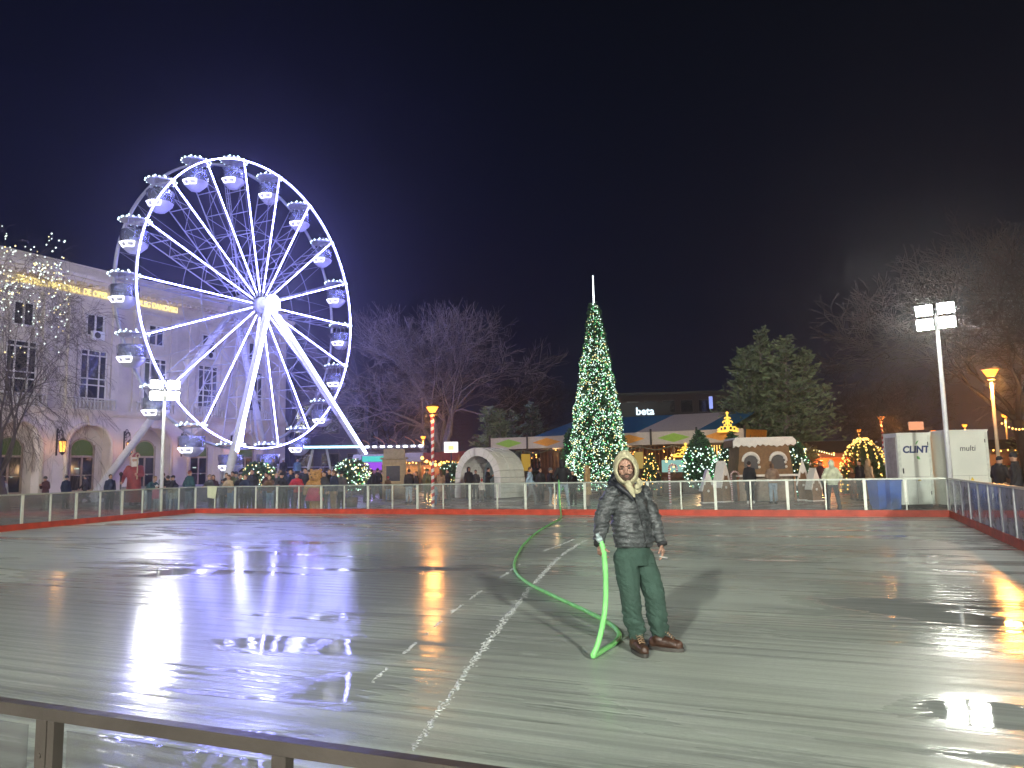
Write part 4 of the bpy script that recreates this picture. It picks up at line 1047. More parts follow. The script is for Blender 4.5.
cu, W_, h = cooling_unit(902, 936, 26.3, 434, 'left cooling unit, white cabinet with dark blue lettering and grey ribbed side', .95, 'CLINT', 'b', .33, 2.02, .04)
MB().add([(-.02, 0, 2.20), (.05, 0, 2.24), (.11, 0, 2.35), (.03, 0, 2.31)], [(0, 1, 2, 3)]).add([(.05, 0, 1.68), (.0, 0, 1.72), (.0, 0, 1.80), (.09, 0, 1.78), (.12, 0, 1.68)], [(0, 1, 2, 3, 4)]).build('leaf_emblem', mat('leaf_green', (.12, .38, .10), .5), cu, (.06, -.010, 0))
cu2, W2, h2 = cooling_unit(950, 994, 25.6, 431, 'right cooling unit, wider plain white cabinet with small grey lettering, behind the floodlight pole', .8, 'multi', 'g', .27, 2.02, .02)
# pale cabinet in the gap, with cable
gp = empty('control_cabinet', PX(941, 27.2), 0, 'narrow white control cabinet in the gap between the two cooling units', 'cabinet')
MB().bx(-.36, .36, 0, 1, .05, 2.6).build('cabinet', M_pan2, gp); MB().bx(.18, .26, -.012, -.002, 1.35, 1.62).build('yellow_label', mat('warning_yellow'), gp)
cb = tag(MB().tube([at(944, 452, 26.6), at(946, 470, 26.2), at(949, 486, 25.6), at(953, 498, 25.0), at(958, 508, 24.6)], .06, 8).build('insulated_pipe', mat('pipe_white', (.6, .58, .55), .6)), 'thick pale insulated pipe curving down beside the floodlight pole', 'pipe')
# wheelie bins
def bin_(px, Y, label):
    o = empty('blue_bin', PX(px, Y), radians(8), label, 'bin', 'blue bins by the cooling units')
    MB().add([(-.24, -.3, .06), (.24, -.3, .06), (.24, .3, .06), (-.24, .3, .06), (-.30, -.37, .98), (.30, -.37, .98), (.30, .37, .98), (-.30, .37, .98)], [(3,2,1,0),(0,1,5,4),(1,2,6,5),(2,3,7,6),(3,0,4,7),(4,5,6,7)]).build('body', mat('blue_plastic', (.03, .13, .55), .4, 0, .1), o)
    o.scale = (.72, .8, 1.0)
    MB().bx(-.33, .33, -.41, .36, .985, 1.05).cyl((-.3, .42, 1.0), (.3, .42, 1.0), .025, n=6).build('lid', mat('blue_plastic_lid', (.03, .11, .45), .4), o)
    for s_ in (-1, 1): MB().cyl((s_*.26-.02, .3, .1), (s_*.26+.02, .3, .1), .1, n=14).build('wheel', M_black, o)
bin_(880, 25.2, 'blue bin nearer the light dome, seen through the far barrier'); bin_(892, 25.0, 'blue bin directly against the ribbed side of the left cooling unit')
o = empty('orange_beacon_sign', PX(922, 33), 0, 'small glowing orange white rounded sign above the left cooling unit', 'sign')
MB().bx(-.3, .3, -.06, .06, 3.0, 3.36).build('sign_face', emis('salmon_panel', (1.0, .42, .22), .55), o); MB().cyl((0, .1, 0), (0, .1, 3.3), .04, n=6).build('pole', M_black, o)

# ------------------------------------------------------------------ market stalls
rnd = random.Random(12)
def stall(px, Y, W_, H_, wallm, roofm, label, rz_=0., en=60, col=(1, .5, .18), bulbs=M_warm, nb=10):
    o = empty('market_stall', PX(px, Y), rz_, label, 'stall', 'market stalls on the square')
    MB().bx(-W_/2, W_/2, .0, .06, 0, 1.0).bx(-W_/2, -W_/2+.1, 0, 1.6, 0, H_).bx(W_/2-.1, W_/2, 0, 1.6, 0, H_).bx(-W_/2+.1, W_/2-.1, 1.54, 1.6, 0, H_).bx(-W_/2+.1, W_/2-.1, 0, .06, H_*.84, H_).build('walls', wallm, o)
    MB().bx(-W_/2-.1, W_/2+.1, -.3, .12, 1.0, 1.06).build('counter', M_wood, o)
    MB().add([(-W_/2-.25, -.45, H_-.05), (W_/2+.25, -.45, H_-.05), (W_/2+.25, .8, H_+.65), (-W_/2-.25, .8, H_+.65), (W_/2+.25, 1.9, H_-.05), (-W_/2-.25, 1.9, H_-.05)], [(0,1,2,3),(3,2,4,5),(0,3,5),(1,4,2),(0,5,4,1)]).build('roof', roofm, o)
    mb = MB()
    for k in range(nb): mb.ball((-W_/2+W_*(k+.5)/nb, -.5, H_-.12-.05*(k % 2)), .06, 6, 5)
    mb.build('bulbs', bulbs, o)
    gd = MB()
    for k in range(14): x = rnd.uniform(-W_/2+.2, W_/2-.2); hh = rnd.uniform(.1, .35); gd.bx(x-.08, x+.08, -.2, 0, 1.062, 1.062+hh, mi=rnd.randrange(3))
    gd.build('goods', [mat('goods_red', (.35, .05, .04), .6), mat('goods_cream', (.45, .36, .2), .6), mat('goods_green', (.05, .16, .06), .6)], o)
    l = bpy.data.lights.new('stall_light', 'POINT'); l.energy = en; l.color = col; l.shadow_soft_size = .15
    lo = bpy.data.objects.new('stall_light', l); COL.objects.link(lo); lo.parent = o; lo.location = (0, .35, H_*.8)
    return o
M_redroof = mat('red_awning', (.30, .045, .03), .7, 0, .3); M_snowroof = mat('snowy_roof', (.45, .42, .40), .8)
stall(372, 56, 2.6, 2.3, M_wood, M_snowroof, 'stall with teal and purple lights right of the wheel leg', 0, 70, (.5, .35, 1.0), emis('violet_bulb', (.6, .2, 1.0), 6))
o = empty('coloured_light_panel', PX(374, 54), 0, 'teal and violet glowing panel above the stall right of the wheel leg', 'light panel')
MB().bx(-.85, .85, -.03, .03, 2.35, 2.75).build('teal_strip', emis('teal_panel', (.1, .75, .70), .5), o); MB().bx(-.6, .55, -.03, .03, 1.75, 2.3).build('violet_strip', emis('violet_panel', (.42, .10, .95), .5), o); MB().cyl((-.9, .1, 0), (-.9, .1, 2.8), .04, n=6).cyl((.9, .1, 0), (.9, .1, 2.8), .04, n=6).build('post', M_black, o)
stall(402, 58, 2.6, 2.4, mat('tan_boards', (.28, .20, .12), .7, 0, .3), M_snowroof, 'tan wooden stall behind the beige kiosk', 0, 90)
stall(428, 62, 4.6, 2.5, M_wood, M_redroof, 'red awning stall with warm bulbs behind the striped pole', 0, 170)
stall(470, 64, 4.6, 2.6, M_wood, M_redroof, 'red roofed stall strung with warm bulbs behind the igloo', 0, 150)
stall(826, 45, 3.6, 2.3, mat('orange_boards', (.45, .12, .04), .7), M_dark, 'orange lit stall with a garlanded roof right of the gingerbread hut', radians(-8), 260, (1, .36, .1), M_amber, 4)
stall(1010, 52, 5, 2.4, M_wood, M_dark, 'dim wooden stall at the right edge behind the dark clad people', 0, 80)
stall(972, 60, 5, 2.2, M_wood, M_dark, 'dim stall hidden mostly behind the right cooling unit', 0, 60)
ks = empty('beige_kiosk', PX(394, 44.5), radians(6), 'square beige kiosk with a large grey window right of the lit ball shrub', 'kiosk')
MB().bx(-.68, .68, 0, 1.2, 0, 2.35).build('wall', mat('beige_boards', (.33, .25, .15), .7, 0, .2), ks); MB().bx(-.45, .35, -.03, -.002, 1.05, 1.95).build('window', mat('grey_pane', (.06, .06, .075), .15), ks)
MB().bx(-.8, .8, -.15, 1.3, 2.352, 2.45).bx(-.62, .62, 0, .9, 2.452, 2.95).build('roof', mat('kiosk_roof', (.32, .26, .20), .7), ks); MB().bx(-.52, .42, -.045, -.001, .98, 1.048).bx(-.52, .42, -.045, -.001, 1.952, 2.02).build('window_frame', mat('kiosk_trim', (.42, .32, .18), .6), ks)
o = empty('square_light_sign', PX(451.5, 56), 0, 'bright white square light sign above the pointed lit shrub', 'sign')
MB().bx(-.52, .52, -.06, .06, 2.95, 3.75).build('sign_face', emis('white_panel', (1.0, .95, .85), 1.0), o); MB().bx(-.2, .2, -.08, -.062, 3.15, 3.45).build('sign_emblem', emis('amber_emblem', (1.0, .6, .2), 1.2), o); MB().cyl((0, .1, 0), (0, .1, 3.2), .05, n=6).build('pole', M_black, o)
# roller ride roof with a row of white lamps
cr = empty('fairground_ride', PX(392, 68), 0, 'fairground ride with a row of white lamps along its eaves, right of the wheel', 'fairground ride')
MB().bx(-3.3, 3.0, 0, 3, 3.75, 4.0).bx(-3.2, -3.0, 0, .2, 0, 3.75).bx(2.7, 2.9, 0, .2, 0, 3.75).bx(-3.2, 2.9, 2.5, 2.7, 0, 3.75).build('frame', mat('ride_grey', (.22, .20, .25), .6), cr)
mb = MB()
for k in range(9): mb.bx(-3.15+.7*k, -2.8+.7*k, -.09, -.01, 3.82, 3.96)
mb.build('eave_lamps', emis('ride_lamp', (.85, .95, 1.0), 6), cr)
mb = MB()
for cx, rr in ((-1.2, .5), (-2.4, .3), (.1, .35), (1.6, .45), (2.4, .3)): mb.tube([(cx+cos(2*pi*k/14)*rr, .1, 4.05+abs(sin(pi*k/14))*rr*1.6) for k in range(15)], .06, 5)
mb.build('scroll_crest', mat('orange_crest', (.45, .2, .12), .6), cr)
# warm bulb garlands between poles
def garland(a, b_, label, sag=.5, n=16, m=M_warm, r=.07):
    o = empty('bulb_garland', a, 0, label, 'light garland', 'strings of bulbs over the market')
    v = b_ - a; P = [v*(k/24) + Vector((0, 0, -sag*sin(pi*k/24))) for k in range(25)]
    MB().tube(P, .012, 4).build('cable', M_black, o); mb = MB()
    for k in range(n):
        t = (k+.5)/n; q = v*t + Vector((0, 0, -sag*sin(pi*t))); mb.ball((q.x, q.y, q.z-.08), r, 6, 5)
    mb.build('bulbs', m, o)
garland(at(420, 455, 50), at(446, 461, 52), 'string of large warm bulbs sagging right of the striped pole', .35, 6, r=.11)
garland(at(446, 461, 52), at(500, 452, 60), 'string of warm bulbs running behind the igloo top', .3, 12, r=.07)
garland(at(776, 446, 36), at(835, 454, 42), 'string of yellow bulbs running right from the gingerbread hut roof', -.15, 22, M_bulby, .04)
garland(at(895, 436, 44), at(900, 446, 44), 'short string of bulbs left of the left cooling unit', .1, 4, M_bulby, .05)
garland(at(1000, 421, 40), at(1040, 416, 40), 'string of warm bulbs at the right edge over the dark clad people', .5, 12, M_amber, .05)
# sparkly stars hanging low at right edge
# cloth over the barrier
fd = (FR-FL).normalized(); fn_ = Vector((-fd.y, fd.x, 0))
def far_at(px, off=0.):      # a point near the far barrier line in direction px
    lo_, hi_ = 0., 1.
    for _ in range(40):
        m_ = (lo_+hi_)/2; p = FL.lerp(FR, m_) + fn_*off
        if 512 + F*((p-CAM).dot(rgt))/((p-CAM).dot(fwd)) < px: lo_ = m_
        else: hi_ = m_
    return p
p = far_at(212, 0); mb = MB(); nx, nz = 9, 10; vs = []; 
for j in range(nz+1):
    for i in range(nx+1):
        u = i/nx-.5; z = 1.145 - .52*j/nz - .05*u*(j/nz); y = -.034 - .025*sin(i*1.9+j*.3)*(j/nz) - .01*j/nz; vs.append((u*(.52-.08*j/nz), y, z))
k = len(vs); vs += [(x, y+.008, z) for x, y, z in vs]
fs = []
for j in range(nz):
    for i in range(nx): a_ = j*(nx+1)+i; fs += [(a_, a_+nx+1, a_+nx+2, a_+1), (k+a_, k+a_+1, k+a_+nx+2, k+a_+nx+1)]
mb.add(vs, fs, 0, True); mb.bx(-.26, .26, -.035, .05, 1.134, 1.146)
tag(mb.build('hanging_cloth', mat('cream_cloth', (.58, .60, .42), .9, 0, .1), None, p, atan2(fd.y, fd.x)), 'cream towel hung over the top rail of the far barrier near the left corner', 'towel')

# ------------------------------------------------------------------ people
def loft(mb, cs, rx_, ry_, yaw=0., n=20, mi=0):
    vs = []; ca, sa = cos(yaw), sin(yaw)
    for c, a, b_ in zip(cs, rx_, ry_):
        for i in range(n):
            t = 2*pi*i/n; x, y = a*cos(t), b_*sin(t); vs.append((c[0]+x*ca-y*sa, c[1]+x*sa+y*ca, c[2]))
    fs = [(j*n+i, j*n+(i+1) % n, (j+1)*n+(i+1) % n, (j+1)*n+i) for j in range(len(cs)-1) for i in range(n)]
    fs += [tuple(reversed(range(n))), tuple((len(cs)-1)*n+i for i in range(n))]
    return mb.add(vs, fs, mi, True)
V = Vector
def joints(pose):
    J = dict(hl=V((-.09, 0, .92)), hr=V((.09, 0, .92)), kl=V((-.10, -.01, .50)), kr=V((.10, -.01, .50)), al=V((-.11, .02, .09)), ar=V((.11, .02, .09)),
             sl=V((-.155, 0, 1.41)), sr=V((.155, 0, 1.41)), el=V((-.215, .03, 1.14)), er=V((.215, .03, 1.14)), wl=V((-.22, -.06, .90)), wr=V((.22, -.06, .90)),
             nk=V((0, .0, 1.50)), hd=V((0, -.02, 1.63)), ch=V((0, 0, 1.30)), pv=V((0, 0, .95)))
    if pose == 'lean':
        for k in ('sl', 'sr', 'nk', 'hd', 'ch'): J[k] = J[k] + V((0, -.16 if k != 'ch' else -.08, -.05))
        J['el'] = V((-.27, -.24, 1.14)); J['er'] = V((.27, -.24, 1.14)); J['wl'] = V((-.10, -.46, 1.15)); J['wr'] = V((.08, -.44, 1.16))
    if pose == 'phone':
        J['el'] = V((-.25, -.04, 1.14)); J['er'] = V((.25, -.04, 1.14)); J['wl'] = V((-.07, -.27, 1.26)); J['wr'] = V((.07, -.27, 1.28)); J['hd'] += V((0, -.03, -.02))
    if pose == 'walk':
        J['kl'] = V((-.09, -.20, .52)); J['al'] = V((-.09, -.24, .11)); J['kr'] = V((.09, .02, .49)); J['ar'] = V((.09, .30, .16)); J['wl'] = V((-.25, .18, .93)); J['wr'] = V((.25, -.24, .96)); J['er'] = V((.24, -.06, 1.16)); J['el'] = V((-.24, .12, 1.16))
    if pose == 'wide':
        J['kl'].x = -.15; J['kr'].x = .15; J['al'].x = -.20; J['ar'].x = .20; J['wl'] = V((-.20, -.10, .98)); J['wr'] = V((.22, -.08, .98)); J['el'].x = -.30; J['er'].x = .30
    if pose == 'bend':
        for k, (dy, dz) in dict(sl=(-.36, -.16), sr=(-.36, -.16), nk=(-.40, -.14), hd=(-.50, -.16), ch=(-.22, -.08)).items(): J[k] = J[k] + V((0, dy, dz))
        J['el'] = V((-.24, -.46, 1.02)); J['er'] = V((.24, -.46, 1.02)); J['wl'] = V((-.12, -.66, 1.10)); J['wr'] = V((.1, -.66, 1.12)); J['kl'].y = -.12
    return J
_pm = {}
def pmesh(kind, pose, style):
    key = (kind, pose, style)
    if key in _pm: return _pm[key]
    J = joints(pose); mb = MB(); sm, vx = 3, .019
    yw = 0.
    if kind == 'body':
        mb.ball(J['hd'], (.075, .092, .112), 14, 10); mb.ball(J['hd'] + V((0, -.088, -.012)), (.014, .022, .026), 8, 6); mb.ball(J['hd'] + V((0, -.04, -.07)), (.05, .05, .045))
        for s_ in (-1, 1): mb.ball(J['hd'] + V((s_*.078, .005, -.01)), (.014, .024, .034), 8, 6)
        mb.chain([J['hd'] + V((0, .01, -.05)), J['nk'] + V((0, 0, -.06))], [.055, .058])
        loft(mb, [J['pv'] + V((0, 0, -.06)), J['pv'] + V((0, 0, .12)), J['ch'], (J['sl']+J['sr'])/2 + V((0, 0, .04))], [.14, .13, .16, .10], [.10, .09, .11, .06])
        mb.chain([J['sl'], J['el'], J['wl']], [.055, .042, .030]); mb.chain([J['sr'], J['er'], J['wr']], [.055, .042, .030])
        for w_, e_ in (('wl', 'el'), ('wr', 'er')):
            d = (J[w_]-J[e_]).normalized(); q = d.orthogonal().normalized()
            mb.chain([J[w_], J[w_]+d*.09], [.034, .034])
            for f_ in (-.030, -.010, .010, .030): mb.chain([J[w_]+d*.08+q*f_, J[w_]+d*(.155-abs(f_)*.6)+q*f_*1.2], [.011, .009])
            mb.chain([J[w_]+d*.04+q*.03, J[w_]+d*.10+q*.065], [.012, .010])
        mb.chain([J['hl'], J['kl'], J['al']], [.075, .052, .038]); mb.chain([J['hr'], J['kr'], J['ar']], [.075, .052, .038])
        for a_ in ('al', 'ar'): mb.chain([J[a_]+V((0, .02, -.05)), J[a_]+V((0, -.15, -.06))], [.035, .028])
        vx = .014
    elif kind == 'coat':
        p_ = .02 if style == 'puffer' else 0.
        bot = J['pv'] + V((0, 0, -.08)); m_ = (J['sl']+J['sr'])/2
        if style == 'long': 
            bot = J['pv'] + V((0, .0, -.42)); cs = [bot, J['pv'], J['ch'].lerp(J['pv'], .5), J['ch'], m_ + V((0, 0, .0)), m_ + V((0, 0, .07))]; rx_ = [.22, .18, .155, .175, .14, .075]; ry_ = [.17, .145, .13, .15, .11, .07]
        else: cs = [bot, J['pv'] + V((0, 0, .05)), J['ch'].lerp(J['pv'], .4), J['ch'], m_, m_ + V((0, 0, .07))]; rx_ = [.175+p_, .17+p_, .165+p_, .18+p_, .145+p_, .08]; ry_ = [.145+p_, .14+p_, .13+p_, .15+p_, .12+p_, .075]
        loft(mb, cs, rx_, ry_)
        r_ = [.072+p_*.6, .064+p_*.6, .050+p_*.4]; mb.chain([J['sl'], J['el'], J['wl']], r_); mb.chain([J['sr'], J['er'], J['wr']], r_)
        mb.lathe([(.065, 0), (.10, .0), (.095, .075), (.065, .075), (.065, 0)], tuple(m_ + V((0, .01, .04))), 14)
    elif kind == 'trousers':
        r_ = [.105, .080, .068] if style != 'slim' else [.10, .066, .052]
        mb.chain([J['hl'], J['kl'], J['al'] + V((0, 0, .02))], r_); mb.chain([J['hr'], J['kr'], J['ar'] + V((0, 0, .02))], r_); loft(mb, [J['pv'] + V((0, 0, -.10)), J['pv'] + V((0, 0, .08))], [.165, .15], [.12, .11])
    elif kind in ('shoe_l', 'shoe_r'):
        a_ = J['al' if kind[-1] == 'l' else 'ar']; mb.chain([a_ + V((0, .04, -.04)), a_ + V((0, -.08, -.05)), a_ + V((0, -.19, -.06))], [.055, .048, .036]); mb.cap(a_, a_ + V((0, 0, -.03)), .052); mb.box(tuple(a_ + V((0, -.07, -.082))), (.095, .29, .03))
    elif kind == 'hair':
        c = J['hd']
        if style == 'short': mb.ball(c + V((0, .018, .030)), (.084, .096, .100), 12, 9)
        if style == 'long': mb.ball(c + V((0, .02, .025)), (.092, .100, .108), 12, 9); mb.chain([c + V((0, .05, 0)), c + V((0, .085, -.24))], [.088, .080])
        if style == 'beanie': mb.ball(c + V((0, .008, .045)), (.090, .104, .100), 12, 9); mb.lathe([(.080, 0), (.102, 0), (.102, .05), (.080, .05), (.080, 0)], tuple(c + V((0, .004, .015))), 14)
        if style == 'pompom': mb.ball(c + V((0, .008, .045)), (.090, .104, .105), 12, 9); mb.ball(c + V((0, .01, .175)), .045)
        if style == 'hood': mb.ball(c + V((0, .035, .01)), (.112, .115, .135), 14, 10); mb.chain([c + V((0, .05, -.06)), J['nk'] + V((0, .05, .0))], [.10, .10])
        if style == 'cap': mb.ball(c + V((0, .008, .04)), (.086, .10, .085), 12, 9); mb.box(tuple(c + V((0, -.12, .055))), (.13, .09, .018))
        vx = .014; sm = 2
    me = remeshed(mb, vx, sm)
    if kind in ('coat', 'trousers'):
        me.update(); ns_ = [v.normal.copy() for v in me.vertices]
        for v, n_ in zip(me.vertices, ns_): v.co += n_ * (.010*noise.noise(v.co*9) + (.007*sin(v.co.z*95) if style == 'puffer' and kind == 'coat' else 0))
    _pm[key] = me; return me
M_skin = mat('skin_warm', (.46, .26, .17), .5, 0, .06); M_skin2 = mat('skin_tan', (.36, .20, .13), .5, 0, .06)
CC = dict(black=(.014, .014, .017), navy=(.014, .022, .05), maroon=(.06, .015, .02), grey=(.12, .12, .13), dgrey=(.045, .045, .05), beige=(.40, .30, .19), cream=(.58, .60, .42), red=(.38, .02, .03), pink=(.62, .16, .30), teal=(.02, .07, .08),
          jeans=(.16, .24, .36), ljeans=(.30, .38, .46), brown=(.12, .065, .035), olive=(.09, .10, .045), white=(.60, .58, .56), blue=(.10, .20, .36), camel=(.42, .28, .12), hair=(.02, .013, .01), auburn=(.20, .045, .02), blond=(.32, .21, .09), lblue=(.28, .40, .50), green=(.05, .11, .05), tan=(.26, .18, .13), yellow=(.6, .42, .04))
def cmat(k): return mat('cloth_'+k, CC[k], .8, 0, .22, 7, .25, 25)
WL = 'people along the rink and on the square'
def person(p, label, coat='black', cstyle='jacket', trou='black', tstyle='reg', hair='short', hcol='hair', pose='stand', h=1.72, face=0., shoe='black', extra=None, group=WL, skin=None):
    o = empty('person', p, radians(face), label, 'person', group); s_ = h/1.75; o.scale = (s_, s_, s_)
    def add(nm, key, m): c = bpy.data.objects.new(nm, _pm[key] if key in _pm else pmesh(*key)); COL.objects.link(c); c.parent = o; return c
    def lk(nm, kind, st_, m):
        me = pmesh(kind, pose, st_)
        if not me.materials: me.materials.append(m)
        c = bpy.data.objects.new(nm, me); COL.objects.link(c); c.parent = o; c.material_slots[0].link = 'OBJECT'; c.material_slots[0].material = m; return c
    lk('body', 'body', 'x', skin or M_skin); lk('coat', 'coat', cstyle, cmat(coat)); lk('trousers', 'trousers', tstyle, cmat(trou))
    lk('shoe', 'shoe_l', 'x', cmat(shoe)); lk('shoe', 'shoe_r', 'x', cmat(shoe))
    lk('hair' if hair in ('short', 'long') else ('hood' if hair == 'hood' else 'hat'), 'hair', hair, cmat(hcol))
    return o
def P(px, off): return far_at(px, off) if True else None
# face: 0 looks at the viewer, 180 looks away
# left, by the theatre doors
person(PX(2, 38), 'person in a cream hooded puffer at the left edge by the barrier', 'cream', 'puffer', 'dgrey', hair='cap', hcol='black', face=70, h=1.62)
person(PX(44.5, 38), 'person in a dark maroon coat between the two theatre arches', 'maroon', 'long', 'dgrey', hair='beanie', hcol='black', face=-15, h=1.72, pose='phone')
person(PX(65, 39), 'person in a navy coat standing just right of the maroon coat', 'navy', 'long', 'black', hair='beanie', hcol='navy', face=60, h=1.72)
person(PX(84.5, 46.5), 'person in black walking past the second theatre arch door', 'black', 'jacket', 'black', hair='short', face=-80, pose='walk', h=1.74)
person(PX(109, 35.2), 'person in a navy jacket by the left barrier, left of the red robed statue', 'navy', 'jacket', 'navy', hair='short', face=50, h=1.74)
person(PX(147, 34.4), 'person in a dark teal jacket bending in front of the red robed statue', 'teal', 'jacket', 'jeans', hair='short', hcol='blond', face=60, pose='bend', h=1.78)
person(PX(156, 33.8), 'child in a pink jacket beside the left floodlight pole', 'pink', 'puffer', 'ljeans', hair='beanie', hcol='white', face=10, h=1.22)
person(PX(169, 34.4), 'person in black just right of the left floodlight pole, partly behind it', 'black', 'jacket', 'jeans', hair='short', face=-120, pose='lean', h=1.68)
person(PX(176, 33.9), 'person with a dark cap and a jacket with white stripes leaning on the corner barrier', 'black', 'jacket', 'jeans', hair='cap', hcol='black', face=-60, pose='lean', h=1.68)
person(PX(188.5, 33.6), 'red haired person in a dark teal jacket at the left corner of the barrier', 'teal', 'puffer', 'ljeans', hair='short', hcol='auburn', face=150, pose='wide', h=1.84)
# along the far barrier, under the wheel
person(P(203.5, 1.0), 'person in dark maroon left of the hanging towel', 'maroon', 'jacket', 'black', hair='long', face=20, h=1.62)
person(P(211.5, .5), 'grey haired person in a grey coat behind the hanging towel', 'dgrey', 'jacket', 'dgrey', hair='beanie', hcol='tan', face=-20, pose='lean', h=1.68)
person(P(219, 1.6), 'child with a dark cap and grey coat right of the hanging towel', 'grey', 'puffer', 'dgrey', hair='cap', hcol='black', face=0, h=1.42)
person(P(230.5, .6), 'person in a beige coat with long brown hair in front of the left wheel leg', 'beige', 'jacket', 'jeans', hair='long', hcol='brown', face=-20, pose='lean', h=1.66)
person(P(239, 1.3), 'person in a black coat between the beige coat and the lit ball shrub', 'black', 'jacket', 'black', hair='short', face=30, pose='lean', h=1.68)
person(P(247, .6), 'person in a dark navy coat hunched just left of the yellowish lit ball shrub', 'navy', 'jacket', 'black', hair='short', hcol='brown', face=-15, pose='lean', h=1.66)
person(P(270, .7), 'person in brown just right of the yellowish lit ball shrub', 'brown', 'jacket', 'jeans', hair='long', hcol='brown', face=0, pose='lean', h=1.64)
person(P(276, 1.2), 'blond person in a dark coat second right of the yellowish lit ball shrub', 'dgrey', 'jacket', 'dgrey', hair='short', hcol='blond', face=10, h=1.64)
person(P(283, .6), 'person in black left of the person in red, leaning on the barrier', 'black', 'puffer', 'black', hair='beanie', hcol='black', face=-10, pose='lean', h=1.70)
person(P(290, 1.5), 'taller person in navy behind the person in red', 'navy', 'jacket', 'jeans', hair='short', face=20, h=1.80)
person(P(297.5, .6), 'person in a bright red jacket at the far barrier beside the furry brown costume', 'red', 'puffer', 'maroon', hair='short', face=0, pose='lean', h=1.68)
person(P(305, 1.8), 'tall person in black behind the furry brown costume', 'black', 'jacket', 'black', hair='short', face=-10, h=1.84)
person(P(324, .8), 'person in dark grey right of the furry brown costume', 'dgrey', 'jacket', 'dgrey', hair='short', face=-30, h=1.68)
person(P(333.5, .7), 'auburn haired person in a blue jacket left of the white lit ball shrub', 'navy', 'jacket', 'tan', hair='long', hcol='brown', face=-40, h=1.72)
person(PX(366, 40), 'person in dark violet just right of the white lit ball shrub', 'navy', 'jacket', 'navy', hair='short', face=150, h=1.60)
person(PX(371.5, 45), 'silhouetted person in black before the violet lights, the left of a close pair', 'black', 'jacket', 'black', hair='short', face=170, h=1.78)
person(PX(377.5, 45.5), 'silhouetted taller person in black before the violet lights, the right of a close pair', 'black', 'jacket', 'black', 'slim', hair='short', face=160, pose='wide', h=1.84)
person(PX(382, 47), 'person in a yellow jacket left of the beige kiosk', 'yellow', 'jacket', 'black', hair='short', face=100, h=1.70)
person(PX(388, 41), 'seated looking short person in brown before the kiosk window', 'brown', 'jacket', 'jeans', hair='beanie', hcol='red', face=30, h=1.35)
person(PX(409, 38), 'person in a black coat and light jeans right of the beige kiosk', 'black', 'puffer', 'ljeans', hair='short', face=-150, h=1.72)
person(PX(416.5, 37.6), 'person in black facing the black coated person right of the kiosk', 'black', 'jacket', 'dgrey', hair='short', hcol='brown', face=-70, h=1.60)
person(PX(427, 40), 'person in an olive coat left of the striped lamp pole', 'olive', 'long', 'olive', hair='beanie', hcol='green', face=160, h=1.72)
person(PX(435.5, 35), 'small child in a light blue jacket in front of the striped lamp pole', 'lblue', 'puffer', 'blue', hair='beanie', hcol='tan', face=60, h=1.02)
person(PX(441, 40), 'person in brown with a tan coat right of the striped lamp pole', 'tan', 'long', 'brown', hair='long', hcol='brown', face=-150, h=1.66)
person(PX(448, 41), 'person in black between the striped lamp pole and the igloo', 'black', 'jacket', 'black', hair='short', face=-60, h=1.70)
person(PX(469, 41.8), 'person in a black coat and hood on the left in the igloo mouth', 'black', 'long', 'black', hair='hood', hcol='black', face=20, h=1.78)
person(PX(476, 42.3), 'shorter person in dark clothes in the middle of the igloo mouth', 'dgrey', 'jacket', 'dgrey', hair='short', face=-10, h=1.62)
person(PX(488, 42), 'person in a long black coat on the right in the igloo mouth', 'black', 'long', 'black', hair='short', face=70, pose='phone', h=1.74)
person(PX(482, 39.5), 'small child with a red hat and white jacket in front of the igloo mouth', 'white', 'puffer', 'grey', hair='pompom', hcol='red', face=160, h=1.12)
# centre, right of the igloo
person(PX(530.5, 33.6), 'person in a light blue jacket and grey trousers striding right of the igloo', 'lblue', 'jacket', 'grey', hair='short', hcol='brown', face=90, pose='walk', h=1.70, shoe='grey')
person(PX(541, 38), 'person in black between the light blue jacket and the grey beanie', 'black', 'jacket', 'black', hair='short', hcol='brown', face=0, h=1.64)
person(PX(551, 32.6), 'person in a black coat, grey beanie and pale jeans left of the tall hooded figure', 'black', 'puffer', 'ljeans', 'slim', hair='beanie', hcol='grey', face=90, h=1.64, shoe='white')
person(PX(563.5, 30), 'tall person from behind in black hoodie and pale jeans, by the hanging hose', 'black', 'jacket', 'ljeans', 'slim', hair='hood', hcol='black', face=172, pose='wide', h=1.96, shoe='white')
person(PX(573.5, 33), 'person in black between the tall hooded figure and the camel coat', 'black', 'jacket', 'black', hair='short', face=-20, h=1.50)
person(PX(588, 30.6), 'person in a long camel coat and scarf left of the hooded man', 'camel', 'long', 'tan', hair='long', hcol='blond', face=-110, h=1.72)
person(PX(659, 41), 'grey haired person in a dark coat behind the shoulder of the hooded man', 'dgrey', 'jacket', 'dgrey', hair='short', hcol='grey', face=60, h=1.45)
